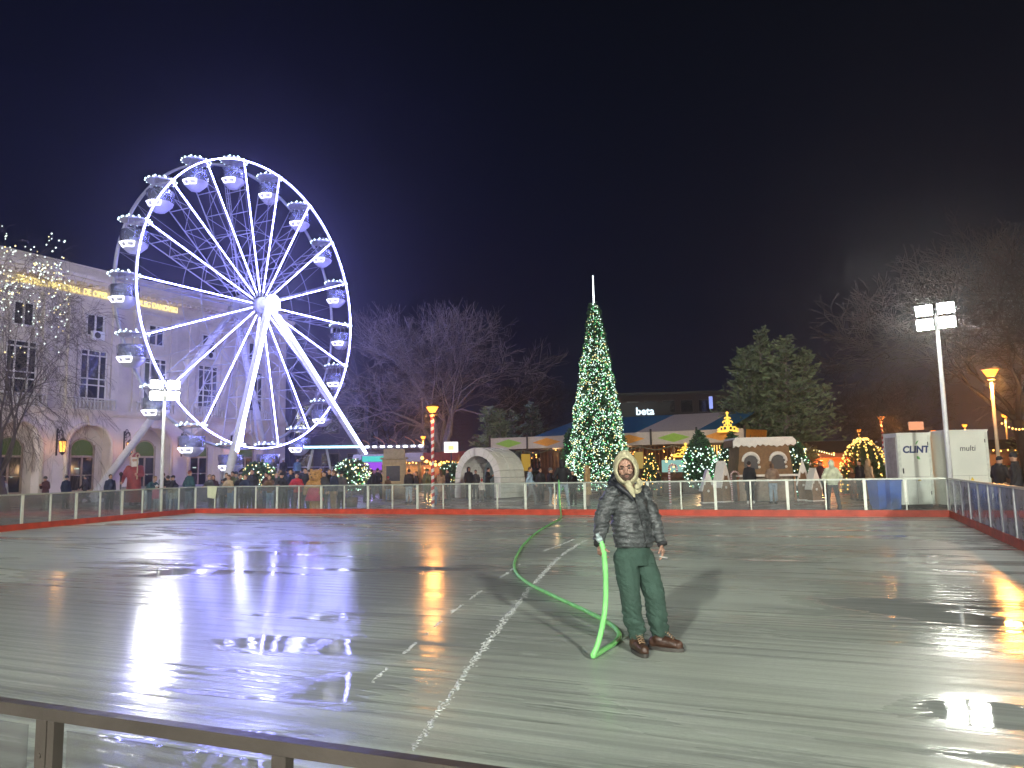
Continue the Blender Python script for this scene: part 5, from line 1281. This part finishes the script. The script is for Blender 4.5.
# right, around the gingerbread hut
person(PX(751, 31.6), 'person in a black coat at the left hatch of the gingerbread hut', 'black', 'long', 'black', 'slim', hair='short', face=165, h=1.76, shoe='white')
person(PX(774, 31.2), 'person in tan puffer and pale jeans at the right hatch of the gingerbread hut', 'tan', 'puffer', 'ljeans', hair='long', hcol='brown', face=178, pose='phone', h=1.68)
person(PX(811, 36), 'person in black with long hair behind the small cottages right of the hut', 'black', 'jacket', 'black', hair='long', face=40, h=1.74)
person(PX(822.5, 36), 'auburn haired person in dark clothes in front of the orange lit stall', 'maroon', 'jacket', 'black', hair='short', hcol='auburn', face=-60, h=1.72)
person(PX(834, 26.3), 'person in a bulky cream puffer and black trousers seen from behind at the far barrier', 'cream', 'puffer', 'black', hair='hood', hcol='cream', face=175, pose='wide', h=1.72)
person(PX(854, 33.2), 'short person in brown left of the black jacket in front of the light dome', 'brown', 'long', 'brown', hair='long', hcol='blond', face=0, h=1.35)
person(PX(862, 32), 'person in a black jacket in front of the light dome', 'black', 'jacket', 'black', hair='short', face=-70, h=1.72)
person(PX(871, 31.6), 'person in a pale furry coat with a hood in front of the light dome', 'beige', 'long', 'tan', hair='hood', hcol='beige', face=100, h=1.74)
person(PX(1003.5, 21.6), 'person in black jacket and pale trousers behind the right barrier, beside the cooling unit', 'black', 'jacket', 'beige', hair='cap', hcol='black', face=110, pose='phone', h=1.74)
person(PX(1020, 20.6), 'person in a long black coat at the very right edge behind the right barrier', 'black', 'long', 'black', hair='beanie', hcol='black', face=-140, h=1.80)
# on the boarding deck of the wheel
DG = 'people waiting on the boarding deck'
for px, cc, hc, lb_ in ((262, 'navy', 'black', 'person in navy on the boarding deck above the yellowish lit ball shrub'), (273, 'dgrey', 'tan', 'person in grey on the boarding deck between the two navy figures'), (283, 'black', 'white', 'person with a pale hat on the boarding deck below the lowest gondola'), (297, 'blue', 'hair', 'person in blue on the boarding deck, the rightmost of the row')):
    person(PX(px, 50.6, .92), lb_, cc, 'jacket', 'black', hair='beanie' if hc != 'hair' else 'short', hcol=hc, face=20, h=1.7, group=DG)

person(P(224.5, 2.2), 'person in olive behind the child with the dark cap', 'olive', 'jacket', 'black', hair='short', face=-10, h=1.76)
person(P(235, 2.4), 'person in grey half hidden behind the left wheel leg foot', 'grey', 'jacket', 'jeans', hair='beanie', hcol='navy', face=20, h=1.74)
person(P(251.5, 1.9), 'tall person in black behind the yellowish lit ball shrub', 'black', 'jacket', 'black', hair='short', face=0, h=1.84)
person(P(266, 2.3), 'person with long dark hair in maroon behind the person in brown', 'maroon', 'jacket', 'jeans', hair='long', face=-20, h=1.70)
person(P(279.5, 2.5), 'person in a teal coat in the second row left of the person in red', 'teal', 'jacket', 'black', hair='beanie', hcol='tan', face=10, h=1.76)
person(P(309.5, 2.8), 'person in navy in the second row just right of the furry brown costume head', 'navy', 'jacket', 'black', hair='cap', hcol='black', face=-40, h=1.78)
person(P(329, 2.0), 'person in black in the second row behind the blue jacket', 'black', 'jacket', 'jeans', hair='short', hcol='brown', face=15, h=1.76)
person(P(341, 1.4), 'person in grey just left of the white lit ball shrub', 'grey', 'jacket', 'black', hair='beanie', hcol='black', face=35, h=1.66)
person(P(196.5, 1.8), 'person in black between the red haired person and the maroon jacket', 'black', 'jacket', 'black', hair='short', face=30, h=1.70)
person(PX(162, 36.5), 'person in dark grey in the second row behind the pink child', 'dgrey', 'jacket', 'black', hair='short', hcol='brown', face=-20, h=1.76)

# furry brown costume figure with a pink skirt
mb = MB(); mb.ball((0, -.02, 1.55), (.30, .28, .28), 16, 12); mb.ball((0, -.26, 1.48), (.13, .12, .11)); 
for s_ in (-1, 1): mb.ball((s_*.22, 0, 1.78), (.09, .05, .09)); mb.chain([(s_*.26, 0, 1.28), (s_*.42, -.08, 1.0), (s_*.38, -.22, .84)], [.13, .12, .11]); mb.chain([(s_*.13, 0, .8), (s_*.14, 0, .14)], [.16, .14]); mb.cap((s_*.14, .02, .10), (s_*.14, -.14, .09), .10)
loft(mb, [(0, 0, .7), (0, 0, 1.0), (0, 0, 1.3)], [.30, .32, .24], [.26, .28, .2])
rnd = random.Random(8)
fm = remeshed(mb, .03, 2, lambda co, n_: co + n_*(.02*noise.noise(co*14)))
bo = empty('costumed_person', far_at(315.5, .8), radians(-15), 'person in a shaggy golden brown animal costume with a pink skirt at the far barrier', 'person'); bo.scale = (.96,)*3
link('body', fm, mat('golden_fur', (.42, .22, .07), .9, 0, .35, 18, .6, 60), bo)
sk = MB(); sk.lathe([(.29, 1.05), (.36, .85), (.46, .50), (.43, .50), (.33, .85), (.27, 1.03)], n=20); sk.build('skirt', mat('pink_fabric', (.65, .06, .12), .7, 0, .15), bo)
MB().ball((0, -.37, 1.51), (.045, .03, .03), 8, 6).ball((-.11, -.27, 1.62), .026, 8, 6).ball((.11, -.27, 1.62), .026, 8, 6).build('face_features', M_black, bo)

# red robed statue with white beard
so = empty('bearded_statue', PX(133, 37.5), radians(12), 'tall statue of a white bearded man in red robe, before the third theatre arch', 'statue'); so.scale = (.80, .85, .98)
mb = MB(); loft(mb, [(0, 0, .35), (0, 0, .9), (0, 0, 1.5), (0, -.02, 1.95), (0, 0, 2.25)], [.52, .44, .40, .44, .18], [.42, .36, .32, .34, .16])
mb.chain([(-.36, 0, 2.05), (-.58, -.12, 1.65), (-.60, -.35, 1.40)], [.17, .14, .12]); mb.chain([(.36, 0, 2.05), (.50, -.2, 1.75), (.30, -.42, 1.75)], [.17, .14, .12])
link('robe', remeshed(mb, .03, 3, lambda co, n_: co + n_*(.02*noise.noise(co*5))), mat('robe_red', (.26, .035, .035), .7, 0, .25, 4), so)
mb = MB(); mb.ball((0, -.03, 2.42), (.15, .16, .18)); mb.ball((0, -.19, 2.41), (.03, .04, .035)); mb.ball((-.62, -.40, 1.33), .09); mb.ball((.24, -.48, 1.75), .09); mb.cap((0, 0, 2.0), (0, 0, 2.4), .1)
link('body', remeshed(mb, .02, 1), M_skin, so)
mb = MB(); mb.ball((0, -.12, 2.22), (.19, .12, .25)); mb.ball((0, -.14, 2.33), (.16, .07, .07)); mb.lathe([(.14, 0), (.21, 0), (.21, .09), (.14, .09), (.14, 0)], (0, 0, 2.53), 16)
for s_ in (-1, 1): mb.ball((s_*.17, 0, 2.38), (.06, .12, .16))
link('beard', remeshed(mb, .02, 2, lambda co, n_: co + n_*(.012*noise.noise(co*20))), mat('white_wool', (.62, .58, .54), .9, 0, .1, 20), so)
mb = MB(); mb.ball((0, .01, 2.64), (.18, .18, .15)); mb.chain([(0, .02, 2.74), (.12, .06, 2.82), (.26, .04, 2.72)], [.10, .07, .05]); link('hat', remeshed(mb, .02, 2), mat('robe_red'), so)
MB().cyl((-.64, -.42, .2), (-.64, -.42, 1.72), .05, n=8).ball((-.64, -.42, 1.78), .11).build('staff', M_dark, so)
MB().lathe([(0, 0), (.55, 0), (.55, .18), (.48, .20), (0, .2)], n=20).cyl((-.16, 0, .2), (-.16, 0, .42), .1).cyl((.16, 0, .2), (.16, 0, .42), .1).build('pedestal', M_black, so)
MB().tube([(.30, -.50, 1.5), (.30, -.50, 2.6)] , .035, 6).tube([(.30+.11*cos(t*pi/4), -.5, 2.68+.11*sin(t*pi/4)) for t in range(8)], .03, 5, closed=True).build('pale_staff', mat('pale_gold', (.5, .42, .25), .4), so)

# ------------------------------------------------------------------ the man on the ice
YM = 6.72
def Q(px, py, dy=0.): return at(px, py, YM + dy)
base = V((Q(650, 652).x, YM, 0))
man = empty('person', base, 0, 'man on the ice in sage hood, camouflage jacket and green trousers holding a hose', 'person')
def mlink(nm, me, m, par=man):
    o = link(nm, me, m, par); return o
yw = radians(28)                       # chest turned to the viewer's right
sx_ = V((cos(yw), sin(yw), 0)); fx_ = V((sin(yw), -cos(yw), 0))
def L(v): return v - base
J = dict(nk=L(Q(629, 491)), ch=L(Q(629, 509)), wa=L(Q(631.5, 530)), hm=L(Q(633.5, 545)), pv=L(Q(633.5, 553)),
         sl=L(Q(612.5, 494, -.09)), sr=L(Q(643.5, 494, .10)), el=L(Q(602.5, 516, -.10)), er=L(Q(652.0, 515, .12)), wl=L(Q(599.5, 539, -.20)), wr=L(Q(660.5, 539, .04)),
         hl=L(Q(625, 558, -.04)), hr=L(Q(643, 558, .05)), kl=L(Q(630.5, 598, -.10)), kr=L(Q(655, 597, .0)), al=L(Q(636, 637, -.02)), ar=L(Q(658.5, 635, .06)))
yawf = radians(-8); tilt = radians(-6)
HC = L(Q(626.3, 471.5, -.06))
Mh = Matrix.Rotation(yawf, 3, 'Z') @ Matrix.Rotation(tilt, 3, 'Y') @ Matrix.Rotation(radians(8), 3, 'X')     # small turn to the left, chin down
HH = HC.copy(); HC = HC + V((-.006, 0, .030))
def H_(x, y, z): return HC + Mh @ V((x, y, z))
def hand(mb, wrist, d, side, palm, curl=.35, s_=1., hold=False):
    """d: direction of the fingers, side: towards the thumb, palm: facing of the palm"""
    d = d.normalized(); side = (side - d*side.dot(d)).normalized(); palm = d.cross(side) if d.cross(side).dot(palm) > 0 else -d.cross(side)
    for t, wd in ((0, .020), (.03, .026), (.06, .030), (.085, .031)):
        for u in (-1, -.33, .33, 1): mb.ball(wrist + d*(t*s_) + side*(u*wd*s_), .0145*s_, 8, 6)
    for k, (u, ln) in enumerate(((.031, .070), (.0105, .078), (-.0105, .072), (-.031, .056))):
        p = wrist + d*(.088*s_) + side*(u*s_); dd = d.copy(); r = .0092*s_; c = curl * (1 + .12*k)
        for seg, fr_2 in enumerate((.45, .32, .26)):
            ang = c * (.7, 1.0, .8)[seg]; dd = (dd*cos(ang) + palm*sin(ang)).normalized()
            nd = (palm - dd*palm.dot(dd)); palm2 = nd.normalized() if nd.length > 1e-3 else palm
            q = p + dd*(ln*fr_2*s_); mb.cap(p, q, r, r*.92); p = q; r *= .92
            palm_ = palm2
    p = wrist + d*(.025*s_) + side*(.026*s_); dd = (side*.75 + d*.75 + palm*(.55 if hold else .25)).normalized()
    for ln, r in ((.036, .0125), (.030, .0105), (.022, .009)):
        q = p + dd*(ln*s_); mb.cap(p, q, r*s_, r*.9*s_); p = q; dd = (dd + d*.35 + palm*(.55 if hold else .25)).normalized()
mb = MB()
# head
mb.ball(HC + Mh @ V((0, .012, .012)), (.074, .092, .098), 20, 14, M=Mh); mb.ball(H_(0, -.026, -.050), (.056, .058, .060), 16, 12, M=Mh); mb.ball(H_(0, -.060, -.088), (.026, .022, .022), 10, 8, M=Mh)
mb.chain([H_(0, -.080, .018), H_(0, -.100, -.022)], [.008, .0135]); 
for s_ in (-1, 1):
    mb.ball(H_(s_*.011, -.092, -.028), .0085); mb.ball(H_(s_*.040, -.060, -.020), (.022, .020, .020), 10, 8); mb.chain([H_(s_*.012, -.084, .030), H_(s_*.046, -.070, .030)], [.010, .009])
    mb.ball(H_(s_*.076, .008, -.008), (.012, .022, .032), 10, 8, M=Mh)
mb.chain([H_(-.020, -.078, -.056), H_(0, -.087, -.054), H_(.020, -.078, -.056)], [.006, .008, .006]); mb.chain([H_(-.016, -.076, -.066), H_(0, -.085, -.067), H_(.016, -.076, -.066)], [.006, .009, .006])
mb.chain([H_(0, .02, -.05), J['nk'] + V((0, 0, -.05))], [.054, .062])
loft(mb, [J['pv'] - V((0, 0, .06)), J['wa'], J['ch'], (J['sl']+J['sr'])/2 - V((0, 0, .02)), J['nk']], [.135, .125, .16, .16, .06], [.10, .095, .115, .08, .06], yw)
mb.chain([J['sl'], J['el'], J['wl']], [.055, .042, .029]); mb.chain([J['sr'], J['er'], J['wr']], [.055, .042, .029])
mb.chain([J['hl'], J['kl'], J['al']], [.08, .055, .04]); mb.chain([J['hr'], J['kr'], J['ar']], [.08, .055, .04])
mb.chain([J['al'] - V((0, 0, .05)), J['al'] + V((.05, -.14, -.07))], [.035, .03]); mb.chain([J['ar'] - V((0, 0, .05)), J['ar'] + V((.13, -.08, -.07))], [.035, .03])
wlh = J['wl'] + V((-.004, -.01, -.035)); hand(mb, wlh, V((.06, -.10, -1)), V((.35, -1, -.1)), V((1, .3, 0)), .95, .98, True)
wrh = J['wr'] + V((.006, 0, -.03)); hand(mb, wrh, V((.12, -.12, -1)), V((-.35, -1, 0)), V((-1, .3, 0)), .42, .98)
mlink('body', remeshed(mb, .0042, 1), mat('face_skin', (.34, .195, .14), .6, 0, .16, 40, .15, 200))
# eyes, brows, beard
for s_ in (-1, 1):
    ey = MB().ball(H_(s_*.031, -.0735, .008), (.0125, .010, .0085), 10, 8).build('eye', mat('eye_white', (.14, .11, .095), .4), man)
    MB().ball(H_(s_*.031 - .002, -.0815, .008), (.0055, .004, .0055), 8, 6).build('iris', mat('iris_dark', (.02, .013, .01), .2), ey)
    mb = MB().chain([H_(s_*.014, -.090, .029), H_(s_*.032, -.084, .034), H_(s_*.050, -.071, .028)], [.0045, .006, .004]); mlink('eyebrow', remeshed(mb, .0025, 1), mat('hair_dark', (.022, .016, .013), .7))
mb = MB(); mb.ball(H_(0, -.030, -.066), (.060, .058, .050), 16, 12, M=Mh)
for s_ in (-1, 1): mb.chain([H_(s_*.062, -.012, -.01), H_(s_*.056, -.030, -.055)], [.014, .018])
mb.chain([H_(-.024, -.079, -.050), H_(0, -.088, -.044), H_(.024, -.079, -.050)], [.005, .006, .005]); mb.ball(H_(0, -.062, -.092), (.028, .022, .020), 10, 8)
def bcut(co, n_): 
    return co + n_*(.0015*noise.noise(co*90) + .0008)
mlink('beard', remeshed(mb, .004, 1, bcut), mat('stubble_brown', (.075, .045, .033), .8, 0, .3, 60, .4, 200))
mb = MB().chain([H_(-.017, -.085, -.057), H_(0, -.0925, -.056), H_(.017, -.085, -.057)], [.004, .0055, .004]).chain([H_(-.014, -.084, -.063), H_(0, -.0925, -.065), H_(.014, -.084, -.063)], [.004, .006, .004])
mlink('lips', remeshed(mb, .0025, 1), mat('lips', (.20, .095, .075), .5))
# fleece hood: thick shell around the head, open at the face, tall and slightly pointed
def hood_shell(mb):
    nA, nT = 28, 12; vo, vi = [], []
    for j in range(nT+1):
        t = radians(50 + (180-50)*j/nT)
        for i in range(nA):
            a = 2*pi*i/nA; dx, dz = sin(t)*cos(a), sin(t)*sin(a); dy = -cos(t)
            k = 1 + (.20*max(0, dz)**3) + .10*max(0, -dz)
            op = 1.0
            R3 = V((dx*.114, dy*.128, dz*.142*k))
            c = V((0, .010, .022)); vo.append(HH + Mh @ (c + R3)); vi.append(HH + Mh @ (c + R3*.84))
    n = nA; fs = []
    k = len(vo)
    for j in range(nT):
        for i in range(nA):
            a_, b_, c_, d_ = j*n+i, j*n+(i+1) % n, (j+1)*n+(i+1) % n, (j+1)*n+i
            fs.append((a_, b_, c_, d_)); fs.append((k+d_, k+c_, k+b_, k+a_))
    for i in range(nA): fs.append((i, k+i, k+(i+1) % n, (i+1) % n))
    mb.add(vo+vi, fs, 0, True)
mb = MB(); hood_shell(mb)
rim_ = []
for i in range(24):
    a = 2*pi*i/24; t = radians(52); k = 1 + (.20*max(0, sin(t)*sin(a))**3) + .10*max(0, -sin(t)*sin(a))
    rim_.append(HH + Mh @ V((sin(t)*cos(a)*.108, .010 - cos(t)*.120, .022 + sin(t)*sin(a)*.136*k)))
mb.tube(rim_, .0125, 8, closed=True)
for k in range(12):
    a = 2*pi*k/12; a2 = 2*pi*(k+1)/12; c = J['nk'] + V((.0, -.0, .035))
    mb.cap(c + V((cos(a)*.082, sin(a)*.085, -.02 - .02*sin(a)*-1)), c + V((cos(a2)*.082, sin(a2)*.085, -.02 + .02*sin(a2))), .030)
mb.chain([L(Q(628, 484, -.13)), L(Q(631, 490, -.155)), L(Q(634, 496, -.165))], [.034, .027, .014]); mb.chain([L(Q(638, 480, -.06)), L(Q(641, 483, -.05)), L(Q(637, 487, -.10))], [.022, .024, .024])
mlink('hood', remeshed(mb, .0055, 2, lambda co, n_: co + n_*(.004*noise.noise(co*22))), mat('fleece_sage', (.44, .41, .265), .9, 0, .12, 25, .5, 160))
# jacket
def quilt(co, n_):
    z = co.z; w1 = sin(z*2*pi/.052 + 1.6*noise.noise(co*6)); wr = noise.noise(co*9 + V((3, 0, 0))); w3 = noise.noise(V((co.x*14, co.y*14, co.z*34)))
    return co + n_ * (.0020*abs(w1)**.6*(1 if w1 > 0 else -1) + .013*wr + .011*w3)
mb = MB()
shm = (J['sl']+J['sr'])/2
loft(mb, [J['hm'] - V((0, 0, .012)), J['hm'] + V((0, 0, .05)), J['wa'], J['wa'].lerp(J['ch'], .5), J['ch'], shm - V((0, 0, .03)), shm + V((0, 0, .035)), J['nk'] + V((-.005, 0, .005))],
     [.178, .192, .186, .182, .180, .160, .118, .080], [.140, .150, .145, .150, .150, .130, .098, .082], yw, 28)
mb.chain([J['sl'], J['sl'].lerp(J['el'], .5), J['el'], J['el'].lerp(J['wl'], .6), J['wl']], [.078, .080, .074, .064, .050])
mb.chain([J['sr'], J['sr'].lerp(J['er'], .5), J['er'], J['er'].lerp(J['wr'], .6), J['wr']], [.076, .078, .072, .060, .048])
def camo():
    m = bpy.data.materials.new('camo_nylon'); m.use_nodes = True; n = m.node_tree; b_ = n.nodes['Principled BSDF']; t = n.nodes.new('ShaderNodeTexCoord')
    mp = n.nodes.new('ShaderNodeMapping'); mp.inputs['Scale'].default_value = (1, 1, 2.0); n.links.new(t.outputs['Object'], mp.inputs[0])
    nz = n.nodes.new('ShaderNodeTexNoise'); nz.inputs['Scale'].default_value = 17; nz.inputs['Detail'].default_value = 3; nz.inputs['Distortion'].default_value = .9; n.links.new(mp.outputs[0], nz.inputs['Vector'])
    r = n.nodes.new('ShaderNodeValToRGB'); r.color_ramp.interpolation = 'CONSTANT'; n.links.new(nz.outputs[0], r.inputs[0]); e_ = r.color_ramp.elements
    e_[0].position = 0; e_[0].color = (.026, .029, .031, 1); e_[1].position = .44; e_[1].color = (.050, .056, .058, 1)
    x_ = e_.new(.53); x_.color = (.085, .094, .096, 1); x_ = e_.new(.61); x_.color = (.033, .037, .040, 1)
    n.links.new(r.outputs[0], b_.inputs['Base Color']); b_.inputs['Roughness'].default_value = .46
    n2 = n.nodes.new('ShaderNodeTexNoise'); n2.inputs['Scale'].default_value = 45; n2.inputs['Detail'].default_value = 3; n.links.new(mp.outputs[0], n2.inputs['Vector'])
    bp = n.nodes.new('ShaderNodeBump'); bp.inputs['Strength'].default_value = .5; bp.inputs['Distance'].default_value = .008; n.links.new(n2.outputs[0], bp.inputs['Height']); n.links.new(bp.outputs[0], b_.inputs['Normal'])
    return m
M_camo = camo()
jk = mlink('jacket', remeshed(mb, .0065, 2, quilt), M_camo)
mb = MB()
for a_, c_ in (('wl', V((0, -.0, -.018))), ('wr', V((.002, 0, -.018)))): 
    d = (J[a_] - J['el' if a_ == 'wl' else 'er']).normalized(); mb.cyl(J[a_] + d*.035, J[a_] + d*.062, .047, .043, 16)
    mb.build('cuff', mat('black_rib', (.02, .02, .022), .8), jk); mb = MB()
# zip and its flap down the front
from mathutils.bvhtree import BVHTree
bv = BVHTree.FromPolygons([v.co.copy() for v in jk.data.vertices], [tuple(p.vertices) for p in jk.data.polygons])
zp = []
for px, py in ((634.5, 498), (637, 506), (639.5, 515), (642, 525), (644.5, 536), (646.5, 547)):
    hit = bv.ray_cast(CAM - base, ray(px, py).normalized())[0]
    if hit is not None: zp.append(hit)
MB().tube(zp, .006, 6).build('zip', mat('zip_black', (.015, .015, .017), .4), jk)
mb = MB(); 
for k in range(9):
    a = radians(200 + k*150/8 - 15); c = J['nk'] + V((-.005, .01, -.005)); p_ = c + V((cos(a - pi)*-.10, -sin(a - pi)*-.115, 0))
mb.chain([J['nk'] - sx_*.125 + fx_*.03 + V((0, 0, -.02)), J['nk'] - sx_*.115 - fx_*.06 + V((0, 0, .035)), J['nk'] - fx_*.13 + V((0, 0, .045)), J['nk'] + sx_*.105 - fx_*.06 + V((0, 0, .01)), J['nk'] + sx_*.11 + fx_*.04 + V((0, 0, -.035))], [.036, .05, .055, .045, .030])
mb.chain([L(Q(610.5, 483, .0)), L(Q(614.5, 477, .03)), L(Q(619, 478, .0))], [.030, .042, .040]); mb.chain([L(Q(612, 484, -.05)), L(Q(619, 486, -.12)), L(Q(627, 493, -.165)), L(Q(633, 500, -.17))], [.028, .030, .022, .012])
mlink('jacket_hood', remeshed(mb, .007, 2, lambda co, n_: co + n_*(.008*noise.noise(co*16))), mat('black_nylon', (.016, .018, .024), .45, 0, .2), jk)
# trousers
def folds(co, n_):
    k = clampt((.62 - co.z)/.5, .35, 1.3)
    return co + n_ * k * (.024*noise.noise(V((co.x*5, co.y*5, co.z*9))) + .016*(abs(noise.noise(V((co.x*7+5, co.y*7, co.z*20 + co.x*14))))*2-.5) + .006*noise.noise(co*38))
mb = MB()
loft(mb, [J['pv'] - V((0, 0, .10)), J['pv'] - V((0, 0, .02)), J['pv'] + V((0, 0, .10))], [.165, .168, .155], [.125, .13, .12], yw)
mb.chain([J['hl'], J['hl'].lerp(J['kl'], .5), J['kl'], J['kl'].lerp(J['al'], .55), J['al'] + V((0, 0, .045))], [.108, .102, .090, .086, .076])
mb.chain([J['hr'], J['hr'].lerp(J['kr'], .5), J['kr'], J['kr'].lerp(J['ar'], .55), J['ar'] + V((0, 0, .045))], [.108, .103, .092, .090, .080])
tr_ = mlink('trousers', remeshed(mb, .0065, 2, folds), mat('green_cotton', (.031, .066, .050), .85, 0, .14, 9, .4, 90))
# leather boots
M_boot = mat('brown_leather', (.050, .023, .014), .42, 0, .35, 18, .35, 40); M_sole = mat('boot_sole', (.05, .045, .04), .7)
def boot(a, d):
    d = d.normalized(); s2 = V((-d.y, d.x, 0)); mb = MB(); g = V((a.x, a.y, 0))
    mb.chain([g + V((0, 0, .17)), g + V((0, 0, .09))], [.058, .060]); mb.chain([g - d*.045 + V((0, 0, .065)), g + d*.07 + V((0, 0, .070)), g + d*.165 + V((0, 0, .058))], [.050, .052, .044])
    mb.ball(g + d*.175 + V((0, 0, .055)), .046)
    o = mlink('boot', remeshed(mb, .006, 2, lambda co, n_: V((co.x, co.y, max(co.z, .028))) + n_*(.0025*noise.noise(co*30))), M_boot)
    sl_ = MB(); M2 = Matrix.Rotation(atan2(d.y, d.x), 3, 'Z')
    out = []
    for k in range(24):
        t = 2*pi*k/24; x = .062 + .165*cos(t); y = .052*sin(t)*(1 + .12*cos(t)); out.append(g + M2 @ V((x, y, 0)))
    n = len(out); sl_.add([p + V((0, 0, .004)) for p in out] + [p + V((0, 0, .036)) for p in out], [tuple(reversed(range(n))), tuple(range(n, 2*n))] + [(i, (i+1) % n, n+(i+1) % n, n+i) for i in range(n)])
    sl_.build('sole', M_sole, o)
    lc = MB()
    for k in range(6):
        c = g + d*(.052 + .018*k) + V((0, 0, .165 - .014*k if k < 3 else .135 - .006*(k-3))); c = g + d*(.058 + .016*k) + V((0, 0, .185 - .0135*k)); 
        lc.tube([c - s2*.030 - V((0, 0, .010)), c + V((0, 0, .002)), c + s2*.030 - V((0, 0, .010))], .0045, 5)
    lc.build('laces', mat('lace_tan', (.30, .20, .12), .7), o); 
    MB().lathe([(.052, 0), (.068, 0), (.069, .028), (.052, .028), (.052, 0)], tuple(g + V((0, 0, .165))), 16).build('padded_collar', mat('collar_leather', (.16, .07, .03), .6), o)
boot(J['al'] + V((.0, 0, 0)), V((.22, -1, 0))); boot(J['ar'], V((.95, -.55, 0)))
# cigarette in the free hand
pc = wrh + V((-.030, -.045, -.118)); cg = tag(MB().cyl(base + pc, base + pc + V((.066, -.02, -.010)), .0042, n=8).build('cigarette', mat('cigarette_paper', (.7, .68, .62), .7)), "lit cigarette between the fingers of the man's free hand", 'cigarette')

# lime garden hose --------------------------------------------------
def gz(px, py, z): return gnd(px, py, z)
hp = base + wlh + V((.034, -.034, -.088))
pts = [far_at(568, 1.6) + V((0, 0, .03)), far_at(560.5, .5) + V((0, 0, .05)), far_at(559.5, .14) + V((0, 0, .7)), far_at(559.5, .05) + V((0, 0, 1.16)), far_at(559.8, -.07) + V((0, 0, 1.12)), far_at(560, -.12) + V((0, 0, .7)), far_at(560.5, -.16) + V((0, 0, .25)), gz(561, 517, .03), gz(556, 521, .03), gz(540, 530, .03), gz(524, 544, .03), gz(515, 560, .03), gz(516, 572, .03), gz(528, 583, .03), gz(556, 597, .03), gz(586, 611, .03), gz(607, 622, .03), gz(617, 630, .03), gz(619, 637, .03), gz(613, 644, .03), gz(603, 650, .03), gz(593, 656, .032)]
e_ = pts[-1]
for t in (.12, .30, .52, .76, .93): 
    q = e_.lerp(hp, t); q.z = e_.z + (hp.z - e_.z)*t**1.15; q.x += .055*sin(pi*t); q.y += .02*sin(pi*t); pts.append(q)
pts += [hp, hp + V((-.010, .0, .06)), hp + V((-.03, .0, .11))]
def smooth_path(P_, k=6):
    out = []
    n = len(P_)
    for i in range(n-1):
        p0, p1, p2, p3 = P_[max(i-1, 0)], P_[i], P_[i+1], P_[min(i+2, n-1)]
        for j in range(k):
            t = j/k; out.append(.5*((2*p1) + (p2-p0)*t + (2*p0-5*p1+4*p2-p3)*t*t + (3*p1-p0-3*p2+p3)*t**3))
    out.append(P_[-1]); return out
hs = smooth_path(pts)
ho = tag(MB().tube(hs, .0235, 10).build('garden_hose', mat('lime_hose', (.22, .66, .20), .5, 0, .16, 7, .2, 50)), 'long lime hose snaking from the far barrier across the ice to the man\'s hand', 'hose')
# spray nozzle fitting at the hand
MB().cyl(hs[-1], hs[-1] + V((-.014, -.005, .03)), .028, n=12).cyl(hs[-1] + V((-.014, -.005, .03)), hs[-1] + V((-.026, -.01, .065)), .016, n=10).build('hose_fitting', mat('fitting_pale', (.34, .42, .42), .4), ho)
ho2 = MB(); yp = [p + V((.0, 0, .0225)) for p in hs[-90:-40]]
# second hose lying beyond the barrier
tag(MB().tube(smooth_path([far_at(575, .9) + V((0, 0, .02)), far_at(620, .5) + V((0, 0, .02)), far_at(662, .9) + V((0, 0, .02)), far_at(680, 2.2) + V((0, 0, .02)), far_at(686, 3.2) + V((0, 0, .02))]), .022, 8).build('garden_hose', mat('lime_hose_old', (.20, .40, .14), .4)), 'dull green hose lying on the paving beyond the far barrier', 'hose')

# slush scraped up in long trails ---------------------------------------
def trail(pix, w0, w1, seed, label, gap=.0, dens=1.0):
    rnd = random.Random(seed); P_ = smooth_path([gnd(*p) for p in pix], 40); mb = MB(); n = len(P_)
    for i in range(n-1):
        if noise.noise(V((i*.13, seed*3.1, 0))) < gap: continue
        t = i/n; w_ = w0 + (w1-w0)*t; d = (P_[i+1]-P_[i]); s2 = V((-d.y, d.x, 0)).normalized()
        for k in range(max(1, int(d.length/.035*dens))):
            c = P_[i].lerp(P_[i+1], rnd.random()) + s2*rnd.gauss(0, w_*.55)
            r = rnd.uniform(.004, .013); mb.ball((c.x, c.y, 0), (r*rnd.uniform(.9, 2.4), r*rnd.uniform(.9, 1.6), r*.40), 6, 4, M=Matrix.Rotation(atan2(d.y, d.x)+rnd.gauss(0, .4), 3, 'Z'))
    return tag(mb.build('slush_trail', mat('slush', (.50, .53, .52), .35, 0, .1)), label, 'slush trail', 'white slush trails on the ice')
trail([(586, 540), (562, 555), (534, 584), (505, 620), (478, 655), (448, 700), (412, 750)], .045, .022, 1, 'longest white slush trail running from behind the man towards the near rail', -.30, 3.2)
trail([(577, 538), (560, 545), (543, 551)], .03, .03, 2, 'short white slush trail just above the bend of the long one', -.3, 3.0)
trail([(520, 564), (480, 592), (440, 622), (400, 657), (352, 700)], .022, .014, 3, 'broken thin white slush trail left of the long one', .0, 2.4)
